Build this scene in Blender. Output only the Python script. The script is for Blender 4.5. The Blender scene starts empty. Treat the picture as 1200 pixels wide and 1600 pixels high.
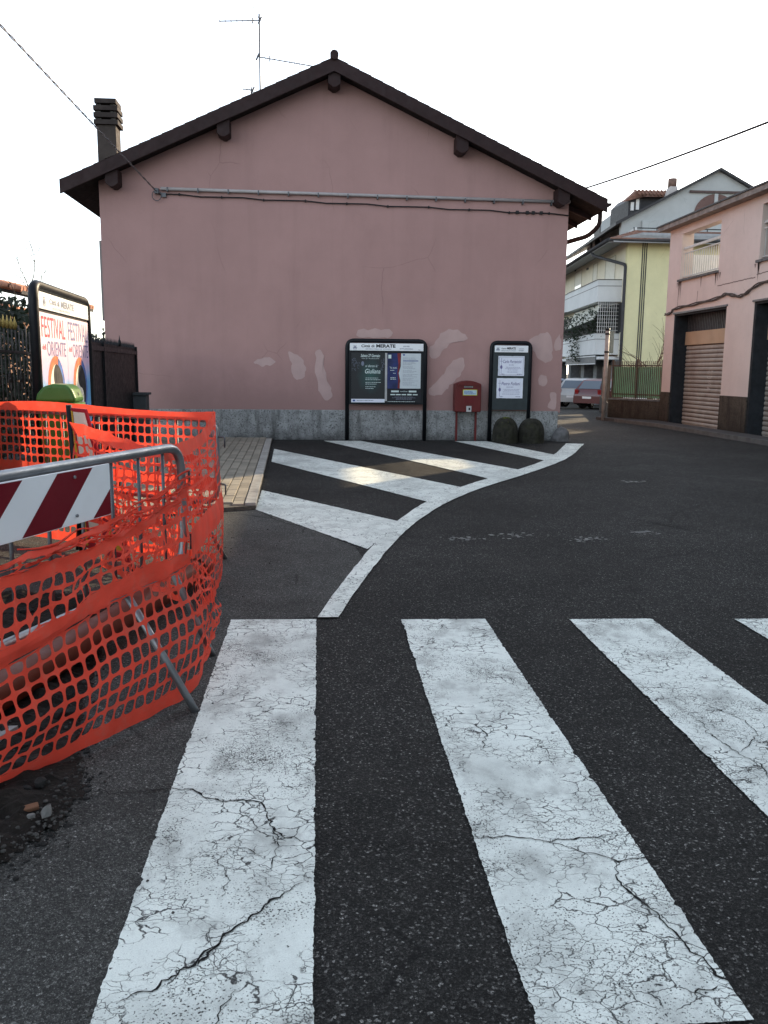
import bpy, bmesh, math, random
from mathutils import Vector, Matrix, noise
R = math.radians
rng = random.Random(7)
S = bpy.context.scene
COL = S.collection

# ------------------------------------------------------------------ camera
cd = bpy.data.cameras.new('camera'); cam = bpy.data.objects.new('camera', cd); COL.objects.link(cam)
cd.sensor_fit = 'VERTICAL'; cd.sensor_height = 36.0; cd.lens = 36.0 * 1335.0 / 1600.0
cd.clip_start = 0.05; cd.clip_end = 2000
cr = Vector((0.9970863, -0.0757251, 0.0091989)); cdn = Vector((-0.0033029, -0.1633351, -0.9865651)); cf = Vector((0.0762103, 0.9836602, -0.1631093))
m = Matrix.Identity(4)
for i in range(3):
    m[i][0] = cr[i]; m[i][1] = -cdn[i]; m[i][2] = -cf[i]
m[2][3] = 1.4564
cam.matrix_world = m
S.camera = cam

# ------------------------------------------------------------------ sky and sun
SUN_AZ, SUN_EL = 42.0, 19.6          # azimuth from +Y towards +X
w = bpy.data.worlds.new('World'); S.world = w; w.use_nodes = True
nt = w.node_tree; bg = nt.nodes['Background']
sky = nt.nodes.new('ShaderNodeTexSky'); sky.sky_type = 'NISHITA'; sky.sun_disc = False
sky.sun_elevation = R(SUN_EL); sky.sun_rotation = R(SUN_AZ)
sky.air_density = 1.0; sky.dust_density = 1.0; sky.ozone_density = 1.0; sky.altitude = 200
hs = nt.nodes.new('ShaderNodeHueSaturation'); hs.inputs['Saturation'].default_value = .5
nt.links.new(sky.outputs[0], hs.inputs['Color']); nt.links.new(hs.outputs[0], bg.inputs[0]); bg.inputs[1].default_value = 0.15
sl = bpy.data.lights.new('sun', 'SUN'); sun = bpy.data.objects.new('sun', sl); COL.objects.link(sun)
sl.energy = 3.0; sl.angle = R(0.6); sl.color = (1.0, 0.78, 0.50)
sd = Vector((math.sin(R(SUN_AZ)) * math.cos(R(SUN_EL)), math.cos(R(SUN_AZ)) * math.cos(R(SUN_EL)), math.sin(R(SUN_EL))))
sun.rotation_euler = sd.to_track_quat('Z', 'Y').to_euler()
sun.location = (40, 45, 30)
S.view_settings.view_transform = 'Standard'; S.view_settings.look = 'None'
S.view_settings.exposure = 1.55; S.view_settings.gamma = 1.0; S.view_settings.use_curve_mapping = False

# ------------------------------------------------------------------ materials
MATS = {}
class NT:
    def __init__(s, name):
        s.m = bpy.data.materials.new(name); s.m.use_nodes = True
        s.t = s.m.node_tree; s.b = s.t.nodes['Principled BSDF']; s.out = s.t.nodes['Material Output']
        s.tc = s.t.nodes.new('ShaderNodeTexCoord').outputs['Object']
    def n(s, typ, **k):
        nd = s.t.nodes.new(typ)
        for a, v in k.items(): setattr(nd, a, v)
        return nd
    def link(s, a, b): s.t.links.new(a, b)
    def noise(s, scale, detail=5, rough=.55, vec=None, dist=0, stretch=None):
        nd = s.n('ShaderNodeTexNoise'); nd.inputs['Scale'].default_value = scale; nd.inputs['Detail'].default_value = detail
        nd.inputs['Roughness'].default_value = rough; nd.inputs['Distortion'].default_value = dist
        v = vec or s.tc
        if stretch: v = s.mapping(v, stretch)
        s.link(v, nd.inputs['Vector']); return nd.outputs['Fac']
    def noisecol(s, scale, vec=None):
        nd = s.n('ShaderNodeTexNoise'); nd.inputs['Scale'].default_value = scale; nd.inputs['Detail'].default_value = 3
        s.link(vec or s.tc, nd.inputs['Vector']); return nd.outputs['Color']
    def mapping(s, v, sc):
        mp = s.n('ShaderNodeMapping'); mp.inputs['Scale'].default_value = sc; s.link(v, mp.inputs['Vector']); return mp.outputs[0]
    def vor(s, scale, feature='F1', vec=None, out='Distance'):
        nd = s.n('ShaderNodeTexVoronoi', feature=feature); nd.inputs['Scale'].default_value = scale
        s.link(vec or s.tc, nd.inputs['Vector']); return nd.outputs[out]
    def ramp(s, f, stops, interp='LINEAR'):
        nd = s.n('ShaderNodeValToRGB'); nd.color_ramp.interpolation = interp; e = nd.color_ramp.elements
        while len(e) < len(stops): e.new(.5)
        for el, (p, c) in zip(e, stops):
            el.position = p; el.color = (c, c, c, 1) if not isinstance(c, (tuple, list)) else (*c[:3], 1)
        s.link(f, nd.inputs[0]); return nd.outputs[0]
    def mixc(s, f, a, b, mode='MIX'):
        nd = s.n('ShaderNodeMix', data_type='RGBA', blend_type=mode)
        for sock, v in ((nd.inputs[0], f), (nd.inputs[6], a), (nd.inputs[7], b)):
            if isinstance(v, (int, float)): sock.default_value = v
            elif isinstance(v, (tuple, list)): sock.default_value = (*v[:3], 1)
            else: s.link(v, sock)
        return nd.outputs[2]
    def math(s, op, a, b=0.0, clamp=False):
        nd = s.n('ShaderNodeMath', operation=op, use_clamp=clamp)
        for sock, v in ((nd.inputs[0], a), (nd.inputs[1], b)):
            if isinstance(v, (int, float)): sock.default_value = v
            else: s.link(v, sock)
        return nd.outputs[0]
    def bump(s, h, strength=.3, dist=.01, prev=None):
        nd = s.n('ShaderNodeBump'); nd.inputs['Strength'].default_value = strength; nd.inputs['Distance'].default_value = dist
        s.link(h, nd.inputs['Height'])
        if prev is not None: s.link(prev, nd.inputs['Normal'])
        s.link(nd.outputs[0], s.b.inputs['Normal']); return nd.outputs[0]
    def base(s, c):
        if isinstance(c, (tuple, list)): s.b.inputs['Base Color'].default_value = (*c[:3], 1)
        else: s.link(c, s.b.inputs['Base Color'])
    def sep(s, v):
        nd = s.n('ShaderNodeSeparateXYZ'); s.link(v, nd.inputs[0]); return nd.outputs

def mul(c, k): return tuple(min(1, x * k) for x in c)
def mat(name, col, rough=.7, metal=0., var=.15, scale=6., bump=.15, bscale=60., dirt=None, dirt_amt=.5, spec=.25, obj_var=0.):
    if name in MATS: return MATS[name]
    s = NT(name)
    f = s.noise(scale, 6)
    c = s.mixc(s.ramp(f, [(.3, 0.), (.7, 1.)]), mul(col, 1 - var), mul(col, 1 + var))
    if dirt:
        d = s.ramp(s.noise(scale * .45, 8, .65), [(.48, 0.), (.75, dirt_amt)])
        c = s.mixc(d, c, dirt)
    if obj_var:
        oi = s.n('ShaderNodeObjectInfo').outputs['Random']
        k = s.ramp(oi, [(0., 1 - obj_var), (1., 1 + obj_var * .6)])
        c = s.mixc(1.0, c, k, 'MULTIPLY')
    s.base(c)
    rr = s.ramp(s.noise(scale * 2.3, 4), [(.3, max(.05, rough - .1)), (.7, min(1, rough + .1))])
    s.link(rr, s.b.inputs['Roughness'])
    s.b.inputs['Metallic'].default_value = metal
    s.b.inputs['Specular IOR Level'].default_value = spec
    if bump: s.bump(s.noise(bscale, 6), bump, .01)
    MATS[name] = s.m; return s.m

def mat_asphalt(name, lo, hi, specks, tint, dust):
    s = NT(name)
    cell = s.n('ShaderNodeTexVoronoi'); cell.inputs['Scale'].default_value = 150; s.link(s.tc, cell.inputs['Vector'])
    rnd = s.sep(cell.outputs['Color'])[0]
    g = s.ramp(rnd, [(0., lo), (.6, hi), (.86, hi * 1.45), (.95, specks * .42), (1., specks)])
    cell2 = s.n('ShaderNodeTexVoronoi'); cell2.inputs['Scale'].default_value = 360; s.link(s.tc, cell2.inputs['Vector'])
    g2 = s.ramp(s.sep(cell2.outputs['Color'])[1], [(0., .55), (.8, 1.), (.95, 2.2), (1., 2.6)])
    c = s.mixc(1., g, g2, 'MULTIPLY')
    big = s.ramp(s.noise(.42, 8, .66), [(.28, .62), (.5, 1.), (.72, 1.5)])
    c = s.mixc(1., c, big, 'MULTIPLY')
    mid = s.ramp(s.noise(4.5, 5, .6), [(.3, .85), (.75, 1.2)])
    c = s.mixc(1., c, mid, 'MULTIPLY')
    c = s.mixc(1., c, tint, 'MULTIPLY')
    # dusty drift patches
    d = s.ramp(s.noise(.9, 8, .68, stretch=(1.0, .55, 1)), [(.55, 0.), (.78, dust)])
    c = s.mixc(d, c, (.085, .078, .068))
    # sparse long cracks
    wv = s.mixc(.10, s.tc, s.noisecol(3.)); 
    cr_ = s.ramp(s.vor(.42, 'DISTANCE_TO_EDGE', wv), [(0., 1.), (.0045, 0.)])
    cr_ = s.math('MULTIPLY', cr_, s.ramp(s.noise(.8, 2), [(.5, 0.), (.58, .8)]))
    c = s.mixc(cr_, c, (.008, .008, .008))
    s.base(c)
    s.b.inputs['Roughness'].default_value = .9; s.b.inputs['Specular IOR Level'].default_value = .14
    n1 = s.bump(cell.outputs['Distance'], .55, .004)
    s.bump(s.noise(30, 6), .25, .006, n1)
    MATS[name] = s.m; return s.m

def mat_paint(name, col, grime, wear):
    s = NT(name)
    dw = s.n('ShaderNodeVectorMath', operation='ADD'); 
    nc = s.n('ShaderNodeVectorMath', operation='SCALE'); nc.inputs['Scale'].default_value = .10
    s.link(s.noisecol(7.), nc.inputs[0]); s.link(s.tc, dw.inputs[0]); s.link(nc.outputs[0], dw.inputs[1])
    dw2 = s.n('ShaderNodeVectorMath', operation='ADD'); nc2 = s.n('ShaderNodeVectorMath', operation='SCALE'); nc2.inputs['Scale'].default_value = .022
    s.link(s.noisecol(45.), nc2.inputs[0]); s.link(dw.outputs[0], dw2.inputs[0]); s.link(nc2.outputs[0], dw2.inputs[1])
    v = dw2.outputs[0]
    m1 = s.ramp(s.noise(2.6, 3), [(.505, 0.), (.54, 1.)]); m2 = s.ramp(s.noise(5.1, 3, vec=s.mapping(s.tc, (1.1, .8, 1))), [(.47, 0.), (.52, 1.)])
    c1 = s.math('MULTIPLY', s.ramp(s.vor(10.5, 'DISTANCE_TO_EDGE', s.mapping(v, (1., 1.5, 1))), [(0., 1.), (.016, .8), (.026, 0.)]), m1)
    c2 = s.math('MULTIPLY', s.ramp(s.vor(27., 'DISTANCE_TO_EDGE', s.mapping(v, (.8, 1.3, 1))), [(0., .9), (.022, .5), (.036, 0.)]), m2)
    # pin holes and worn aggregate
    sp = s.noise(150, 3, .6); wm = s.ramp(s.noise(2.2, 5, .6), [(.35, 0.), (.75, 1.)])
    thr = s.math('SUBTRACT', .70, s.math('MULTIPLY', wm, wear))
    pin = s.math('MULTIPLY', s.math('SUBTRACT', sp, thr), 14., True)
    pin2 = s.ramp(s.noise(42, 2, .5), [(.735, 0.), (.76, .9)])
    k = s.math('MAXIMUM', s.math('MAXIMUM', c1, c2), s.math('MAXIMUM', pin, pin2))
    tone = s.ramp(s.noise(1.3, 8, .68), [(.32, .62), (.5, .94), (.7, 1.04)])
    c = s.mixc(1., col, tone, 'MULTIPLY')
    sm = s.ramp(s.noise(3.4, 6, .7, stretch=(1.2, .8, 1)), [(.50, 0.), (.72, grime)])
    c = s.mixc(sm, c, (.20, .205, .19))
    fine = s.ramp(s.noise(260, 3), [(.3, .88), (.7, 1.08)])
    c = s.mixc(1., c, fine, 'MULTIPLY')
    c = s.mixc(k, c, (.022, .023, .023))
    s.base(c); s.b.inputs['Roughness'].default_value = .75; s.b.inputs['Specular IOR Level'].default_value = .35
    inv = s.math('SUBTRACT', 1., k)
    n1 = s.bump(inv, .6, .003); s.bump(s.noise(110, 4), .35, .003, n1)
    MATS[name] = s.m; return s.m

def mat_plaster(name, col, stain, stain_amt=.35, streak=.3, base_dirt=None, base_z=0., rz=.6, blotch=None):
    s = NT(name)
    f = s.noise(1.1, 8, .62); c = s.mixc(s.ramp(f, [(.3, 0.), (.72, 1.)]), mul(col, .93), mul(col, 1.07))
    c = s.mixc(s.ramp(s.noise(.35, 5, .55), [(.42, 0.), (.68, .35)]), c, blotch or mul(col, .85))
    wv = s.mixc(.12, s.tc, s.noisecol(2.)); hc = s.math('MULTIPLY', s.ramp(s.vor(.55, 'DISTANCE_TO_EDGE', wv), [(0., 1.), (.0014, 0.)]), s.ramp(s.noise(.7, 2), [(.54, 0.), (.6, .35)])); c = s.mixc(hc, c, mul(stain, .5))
    st = s.ramp(s.noise(1.2, 6, .6, stretch=(2.6, 2.6, .22)), [(.5, 0.), (.8, streak)])
    c = s.mixc(st, c, stain)
    st2 = s.ramp(s.noise(2.8, 9, .7), [(.58, 0.), (.78, stain_amt)])
    c = s.mixc(st2, c, stain)
    if base_dirt:
        z = s.sep(s.tc)[2]
        g = s.math('ADD', z, s.math('MULTIPLY', s.noise(2.2, 7, .65), rz))
        d = s.ramp(g, [(0., 1.), (.5, .6), (1., 0.)])
        g2 = s.math('DIVIDE', s.math('SUBTRACT', g, base_z), 1.2)
        d = s.ramp(g2, [(.2, .75), (.75, 0.)])
        c = s.mixc(d, c, base_dirt)
    fine = s.ramp(s.noise(90, 4), [(.3, .93), (.7, 1.06)])
    c = s.mixc(1., c, fine, 'MULTIPLY')
    s.base(c); s.b.inputs['Roughness'].default_value = .9; s.b.inputs['Specular IOR Level'].default_value = .2
    n1 = s.bump(s.noise(55, 6, .6), .3, .008); s.bump(s.noise(5, 5, .6), .35, .02, n1)
    MATS[name] = s.m; return s.m

def mat_rough(name, col, dark, base_z, top_z, coarse=5.):
    s = NT(name)
    a = s.ramp(s.noise(coarse, 9, .7), [(.36, 0.), (.62, 1.)]); c = s.mixc(a, mul(col, .72), mul(col, 1.15))
    pit = s.ramp(s.noise(38, 5, .65), [(.36, .9), (.47, 0.)]); c = s.mixc(pit, c, dark)
    run = s.ramp(s.noise(3.2, 7, .65, stretch=(2.2, 2.2, .35)), [(.50, 0.), (.66, .75)]); c = s.mixc(run, c, mul(dark, 1.6))
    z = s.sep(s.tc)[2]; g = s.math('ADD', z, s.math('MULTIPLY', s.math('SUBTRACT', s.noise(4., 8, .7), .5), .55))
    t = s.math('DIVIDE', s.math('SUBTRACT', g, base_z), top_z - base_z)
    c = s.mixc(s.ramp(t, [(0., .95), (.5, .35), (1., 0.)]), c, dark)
    s.base(c); s.b.inputs['Roughness'].default_value = .95; s.b.inputs['Specular IOR Level'].default_value = .12
    n1 = s.bump(s.noise(34, 7, .65), .9, .012); s.bump(s.noise(6, 4), .4, .02, n1)
    MATS[name] = s.m; return s.m

def mat_net(name, col, trans=.35):
    s = NT(name)
    c = s.mixc(s.ramp(s.noise(5, 5), [(.3, 0.), (.7, 1.)]), mul(col, .86), mul(col, 1.12))
    c = s.mixc(s.ramp(s.noise(11, 7, .7), [(.5, 0.), (.75, .4)]), c, (.50, .20, .15))
    s.base(c); s.b.inputs['Roughness'].default_value = .7; s.b.inputs['Specular IOR Level'].default_value = .2
    tr = s.n('ShaderNodeBsdfTranslucent'); s.link(c, tr.inputs[0])
    mx = s.n('ShaderNodeMixShader'); mx.inputs[0].default_value = trans
    s.link(s.b.outputs[0], mx.inputs[1]); s.link(tr.outputs[0], mx.inputs[2]); s.link(mx.outputs[0], s.out.inputs[0])
    s.bump(s.noise(180, 3), .08, .002)
    MATS[name] = s.m; return s.m

def mat_leaf(name, col, var=.4):
    s = NT(name)
    c = s.mixc(s.ramp(s.noise(2.2, 5), [(.3, 0.), (.7, 1.)]), mul(col, 1 - var), mul(col, 1 + var))
    s.base(c); s.b.inputs['Roughness'].default_value = .6
    tr = s.n('ShaderNodeBsdfTranslucent'); s.link(c, tr.inputs[0])
    mx = s.n('ShaderNodeMixShader'); mx.inputs[0].default_value = .3
    s.link(s.b.outputs[0], mx.inputs[1]); s.link(tr.outputs[0], mx.inputs[2]); s.link(mx.outputs[0], s.out.inputs[0])
    MATS[name] = s.m; return s.m

def mat_glass(name, col=(.03, .035, .04), rough=.05):
    s = NT(name); s.base(col); s.b.inputs['Roughness'].default_value = rough; s.b.inputs['Specular IOR Level'].default_value = .9
    MATS[name] = s.m; return s.m

asphalt = mat_asphalt('asphalt', .0125, .0215, .18, (1.02, 1.0, .93), .20)
asphalt_old = mat_asphalt('old_asphalt', .040, .062, .20, (1.0, 1.0, .93), .35)
paint = mat_paint('zebra_paint', (.80, .85, .785), .70, .24)
paint_hatch = mat_paint('hatch_paint', (.79, .83, .76), .35, .12)
pink = mat_plaster('dusty_pink_plaster', (.40, .245, .228), (.25, .155, .145), .16, .28, (.32, .20, .185), 1.0, .9)
pink_patch = mat('pale_pink_patch', (.475, .335, .315), .9, var=.08, scale=3, bump=.15)
pink2 = mat_plaster('warm_pink_plaster', (.63, .525, .48), (.26, .205, .185), .2, .10)
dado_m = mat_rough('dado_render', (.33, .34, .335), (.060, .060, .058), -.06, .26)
dado2_m = mat_rough('brown_dado', (.085, .070, .055), (.022, .018, .015), -.05, .7, 2.5)
stone_m = mat('rough_stone', (.13, .13, .13), .95, var=.35, scale=9, bump=.9, bscale=28, dirt=(.05, .05, .05), dirt_amt=.6)
brown = mat('dark_brown_paint', (.026, .0125, .0125), .65, var=.18, scale=5, bump=.1)
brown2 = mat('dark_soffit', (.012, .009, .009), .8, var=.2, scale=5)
tile_m = mat('roof_tile', (.15, .075, .055), .85, var=.35, scale=4, bump=.4, dirt=(.05, .045, .04))
tile_far = mat('far_roof_tile', (.22, .12, .09), .85, var=.35, scale=5, bump=.3, dirt=(.08, .07, .06))
black_metal = mat('charcoal_metal', (.010, .012, .015), .45, .3, var=.15, scale=6, bump=.04)
zinc = mat('galvanised_steel', (.25, .265, .28), .42, .75, var=.18, scale=9, bump=.06, dirt=(.18, .17, .16), dirt_amt=.35)
zinc_dark = mat('dull_steel', (.11, .115, .125), .5, .6, var=.2, scale=9, bump=.06)
white_paint = mat('white_sheet', (.80, .83, .85), .35, var=.05, scale=3, bump=.02, dirt=(.55, .56, .56), dirt_amt=.3)
red_refl = mat('dark_red_film', (.15, .004, .012), .4, var=.12, scale=6, bump=.02)
mail_red = mat('mailbox_red', (.115, .016, .015), .5, var=.15, scale=4, bump=.04, dirt=(.05, .01, .01))
net_m = mat_net('orange_net_plastic', (.82, .085, .05), .36)
orange_pipe = mat('orange_pvc', (.115, .024, .011), .5, var=.12, scale=5, bump=.05, dirt=(.25, .09, .05))
green_bin = mat('green_plastic', (.055, .145, .03), .35, var=.15, scale=4, bump=.03)
soil = mat('dark_soil', (.013, .0105, .0085), .97, var=.5, scale=14, bump=.9, bscale=60)
gravel_m = mat('gravel', (.085, .082, .076), .92, var=.5, scale=9, bump=.4, obj_var=.5)
paver_m = mat('paver', (.30, .27, .215), .92, var=.22, scale=6, bump=.5, bscale=70, dirt=(.14, .125, .105), dirt_amt=.5, obj_var=.22)
joint_m = mat('joint_sand', (.10, .09, .075), .97, var=.3, scale=20, bump=.5)
kerb_m = mat('kerb_stone', (.36, .345, .31), .9, var=.22, scale=9, bump=.5, dirt=(.14, .13, .12))
moss_stone = mat('mossy_concrete', (.026, .025, .019), 1., var=.55, scale=12, bump=1., bscale=28, dirt=(.030, .032, .012), dirt_amt=.6)
shutter_m = mat('shutter_beige', (.36, .335, .30), .55, var=.15, scale=3, bump=.06, dirt=(.15, .10, .08))
panel_m = mat('peach_panel', (.44, .31, .20), .6, var=.1, scale=2, bump=.03)
jamb_m = mat('dark_jamb', (.017, .020, .024), .8, var=.3, scale=6, bump=.2)
yellow_w = mat_plaster('lime_yellow_plaster', (.70, .66, .40), (.5, .48, .3), .12, .1)
cream_w = mat_plaster('cream_plaster', (.72, .67, .54), (.5, .47, .38), .15, .15)
grey_w = mat_plaster('grey_plaster', (.42, .44, .44), (.3, .32, .32), .15, .15)
balc_w = mat_plaster('pale_grey_parapet', (.62, .64, .64), (.42, .44, .44), .2, .2)
dark_trim = mat('dark_trim', (.045, .045, .048), .6, var=.2)
glass_d = mat_glass('dark_glass'); glass_b = mat_glass('sky_glass', (.10, .13, .16), .03)
white_m = mat('white_trim', (.75, .75, .73), .5, var=.06)
paper_bl = mat('poster_paper', (.74, .77, .86), .7, var=.04, scale=8, bump=.03)
ink = mat('black_ink', (.012, .012, .016), .7, var=.1, bump=0)
ink_w = mat('pale_ink', (.62, .72, .70), .7, var=.1, bump=0)
ink_r = mat('red_ink', (.60, .06, .09), .7, var=.1, bump=0)
ink_b = mat('blue_ink', (.06, .10, .30), .7, var=.1, bump=0)
ink_g = mat('grey_ink', (.22, .24, .30), .7, var=.1, bump=0)
leaf_d = mat_leaf('dark_hedge_leaf', (.020, .032, .016)); leaf_m = mat_leaf('mid_leaf', (.045, .07, .03)); leaf_f = mat_leaf('far_leaf', (.05, .065, .05))
bark = mat('bark', (.075, .055, .042), .95, var=.3, scale=12, bump=.4)
wire_m = mat('black_cable', (.02, .02, .022), .6, var=.1)
tyre_m = mat('tyre_rubber', (.015, .015, .016), .85, var=.2)
rim_m = mat('alloy_rim', (.45, .46, .48), .3, .8, var=.1)
def carpaint(n, c):
    s = NT(n); s.base(s.mixc(s.ramp(s.noise(3, 4), [(.3, 0.), (.7, 1.)]), mul(c, .92), mul(c, 1.06)))
    s.b.inputs['Roughness'].default_value = .28; s.b.inputs['Coat Weight'].default_value = .6; s.b.inputs['Coat Roughness'].default_value = .08
    MATS[n] = s.m; return s.m

# ------------------------------------------------------------------ mesh builder
def wloc(o):
    v = Vector((0, 0, 0))
    while o is not None: v += o.location; o = o.parent
    return v
SPLIT = {'loggia_back_wall': 'loggia_panel', 'small_print': 'small_print', 'paint_patches': 'paint_patch', 'rafters': 'rafter', 'pipe_clamps': 'pipe_clamp', 'sponsor_tags': 'sponsor_tag', 'finials': 'finial', 'dots': 'dot', 'arched_screen': 'screen_arch', 'dado': 'dado_panel', 'attic_roof': 'attic_roof_slope',
         'eave_soffit': 'soffit_panel', 'ruled_border': 'border_rule', 'bars': 'bar', 'awning': 'awning_ridge', 'graffiti': 'scrawl', 'fence_rails': 'rail', 'skirt_roof_tiles': 'tile_course', 'wire_clips': 'wire_clip'}
for k_ in ('wall_stripe', 'attic_post', 'attic_rail', 'clamp', 'sill', 'jamb', 'stand_leg', 'dormer_window', 'wall_vent', 'coping', 'groove', 'sign_frame', 'shop_window', 'lattice', 'white_field', 'dormer_roof', 'rail', 'porch_post', 'chimney_pot', 'cap_block', 'frame_bar', 'fan_grille', 'unseen_sun_block', 'trunk_row'): SPLIT[k_] = k_
class MB:
    def __init__(s): s.v = []; s.f = []; s.mi = []; s.sm = []; s.pc = []; s.pid = 0
    def add(s, vs, fs, mi=0, sm=False):
        k = len(s.v); s.v += [tuple(p) for p in vs]; s.f += [tuple(i + k for i in f) for f in fs]
        s.mi += [mi] * len(fs); s.sm += [sm] * len(fs); s.pid += 1; s.pc += [s.pid] * len(fs); return s
    def box(s, x0, x1, y0, y1, z0, z1, mi=0):
        v = [(x, y, z) for z in (z0, z1) for y in (y0, y1) for x in (x0, x1)]
        return s.add(v, [(0, 2, 3, 1), (4, 5, 7, 6), (0, 1, 5, 4), (2, 6, 7, 3), (0, 4, 6, 2), (1, 3, 7, 5)], mi)
    def obox(s, c, ax, ay, az, mi=0):
        c, ax, ay, az = map(Vector, (c, ax, ay, az))
        v = [c + ax * i + ay * j + az * k for k in (-1, 1) for j in (-1, 1) for i in (-1, 1)]
        return s.add(v, [(0, 2, 3, 1), (4, 5, 7, 6), (0, 1, 5, 4), (2, 6, 7, 3), (0, 4, 6, 2), (1, 3, 7, 5)], mi)
    def tube(s, pts, r, n=8, mi=0, caps=True, sm=True, closed=False):
        pts = [Vector(p) for p in pts]; rs = r if isinstance(r, (list, tuple)) else [r] * len(pts)
        N = len(pts); vs = []; fs = []; up = None
        for i, p in enumerate(pts):
            if closed: d = pts[(i + 1) % N] - pts[i - 1]
            else: d = pts[min(i + 1, N - 1)] - pts[max(i - 1, 0)]
            if d.length < 1e-9: d = Vector((0, 0, 1))
            d.normalize()
            if up is None:
                up = Vector((0, 0, 1)) if abs(d.z) < .9 else Vector((1, 0, 0))
            a = up - d * up.dot(d)
            if a.length < 1e-4: a = d.orthogonal()
            a.normalize(); b = d.cross(a); up = a
            for k in range(n):
                t = 2 * math.pi * k / n; vs.append(p + (a * math.cos(t) + b * math.sin(t)) * rs[i])
        for i in range(N if closed else N - 1):
            j = (i + 1) % N
            for k in range(n):
                fs.append((i * n + k, i * n + (k + 1) % n, j * n + (k + 1) % n, j * n + k))
        s.add(vs, fs, mi, sm)
        if caps and not closed:
            k0 = len(s.v) - N * n
            s.f += [tuple(k0 + k for k in reversed(range(n))), tuple(k0 + (N - 1) * n + k for k in range(n))]
            s.mi += [mi] * 2; s.sm += [False] * 2; s.pc += [s.pid] * 2
        return s
    def prism(s, poly, d, mi=0):   # poly: 3D planar points, extruded by vector d
        poly = [Vector(p) for p in poly]; d = Vector(d); n = len(poly)
        nrm = Vector((0, 0, 0))
        for i in range(n): nrm += poly[i].cross(poly[(i + 1) % n])
        if nrm.dot(d) < 0: poly = poly[::-1]
        vs = poly + [p + d for p in poly]
        fs = [tuple(reversed(range(n))), tuple(range(n, 2 * n))] + [(i, (i + 1) % n, n + (i + 1) % n, n + i) for i in range(n)]
        return s.add(vs, fs, mi)
    def quad(s, a, b, c, d, mi=0): return s.add([a, b, c, d], [(0, 1, 2, 3)], mi)
    def ngon(s, pts, mi=0): return s.add(pts, [tuple(range(len(pts)))], mi)
    def lathe(s, c, prof, n=24, mi=0, sm=True, axis='z'):
        vs = []; fs = []
        for r, z in prof:
            for k in range(n):
                t = 2 * math.pi * k / n
                vs.append((c[0] + r * math.cos(t), c[1] + r * math.sin(t), c[2] + z))
        for i in range(len(prof) - 1):
            for k in range(n): fs.append((i * n + k, i * n + (k + 1) % n, (i + 1) * n + (k + 1) % n, (i + 1) * n + k))
        fs.append(tuple(reversed(range(n)))); fs.append(tuple((len(prof) - 1) * n + k for k in range(n)))
        return s.add(vs, fs, mi, sm)
    def disc(s, c, u, v, ru, rv, n=20, mi=0, a0=0, a1=2 * math.pi):
        c, u, v = Vector(c), Vector(u), Vector(v)
        full = abs(a1 - a0 - 2 * math.pi) < 1e-6; k = n if full else n + 1
        return s.add([c + u * ru * math.cos(a0 + (a1 - a0) * i / n) + v * rv * math.sin(a0 + (a1 - a0) * i / n) for i in range(k)], [tuple(range(k))], mi)
    def build(s, name, mats, parent=None, label=None, kind=None):
        me = bpy.data.meshes.new(name); off = wloc(parent) if parent is not None else Vector((0, 0, 0))
        me.from_pydata([tuple(Vector(p) - off) for p in s.v], [], s.f)
        if not isinstance(mats, (list, tuple)): mats = [mats]
        for mm in mats: me.materials.append(mm)
        me.polygons.foreach_set('material_index', s.mi); me.polygons.foreach_set('use_smooth', s.sm); me.update()
        o = bpy.data.objects.new(name, me); COL.objects.link(o)
        if parent is not None: o.parent = parent
        if label: o['label'] = label
        if kind: o['kind'] = kind
        return o
def thing(name, label, cat, loc=(0, 0, 0), group=None):
    o = bpy.data.objects.new(name, None); COL.objects.link(o); o.location = loc; o.empty_display_size = .2
    o['label'] = label; o['category'] = cat
    if group: o['group'] = group
    return o
def tag(o, label, cat, group=None):
    o['label'] = label; o['category'] = cat
    if group: o['group'] = group
    return o
def setorigin(o, loc):
    loc = Vector(loc); o.data.transform(Matrix.Translation(-loc)); o.location = loc; return o
def part(parent, name, mats, fn, label=None, kind=None):
    b = MB(); fn(b)
    if name in SPLIT and kind is None and b.pid > 1 and len(b.pc) == len(b.f):
        first = None
        for pid in range(1, b.pid + 1):
            c = MB(); mp = {}
            for f, mi, sm, pc in zip(b.f, b.mi, b.sm, b.pc):
                if pc != pid: continue
                for i in f:
                    if i not in mp: mp[i] = len(c.v); c.v.append(b.v[i])
                c.f.append(tuple(mp[i] for i in f)); c.mi.append(mi); c.sm.append(sm)
            o = c.build(SPLIT[name], mats, parent, label); first = first or o
        return first
    return b.build(name, mats, parent, label, kind)
def bevel(o, wd=.01, seg=2):
    md = o.modifiers.new('bevel', 'BEVEL'); md.width = wd; md.segments = seg; md.limit_method = 'ANGLE'; return o
def copy_tree(o, parent=None):
    c = o.copy(); COL.objects.link(c)
    if parent is not None: c.parent = parent
    for ch in list(o.children): copy_tree(ch, c)
    return c
def catmull(P, t):
    n = len(P); x = t * (n - 1); i = min(int(x), n - 2); f = x - i
    p0 = P[i - 1] if i > 0 else P[0] * 2 - P[1]
    p1, p2 = P[i], P[i + 1]
    p3 = P[i + 2] if i + 2 < n else P[n - 1] * 2 - P[n - 2]
    return .5 * ((2 * p1) + (p2 - p0) * f + (2 * p0 - 5 * p1 + 4 * p2 - p3) * f * f + (3 * p1 - p0 - 3 * p2 + p3) * f ** 3)
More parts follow.
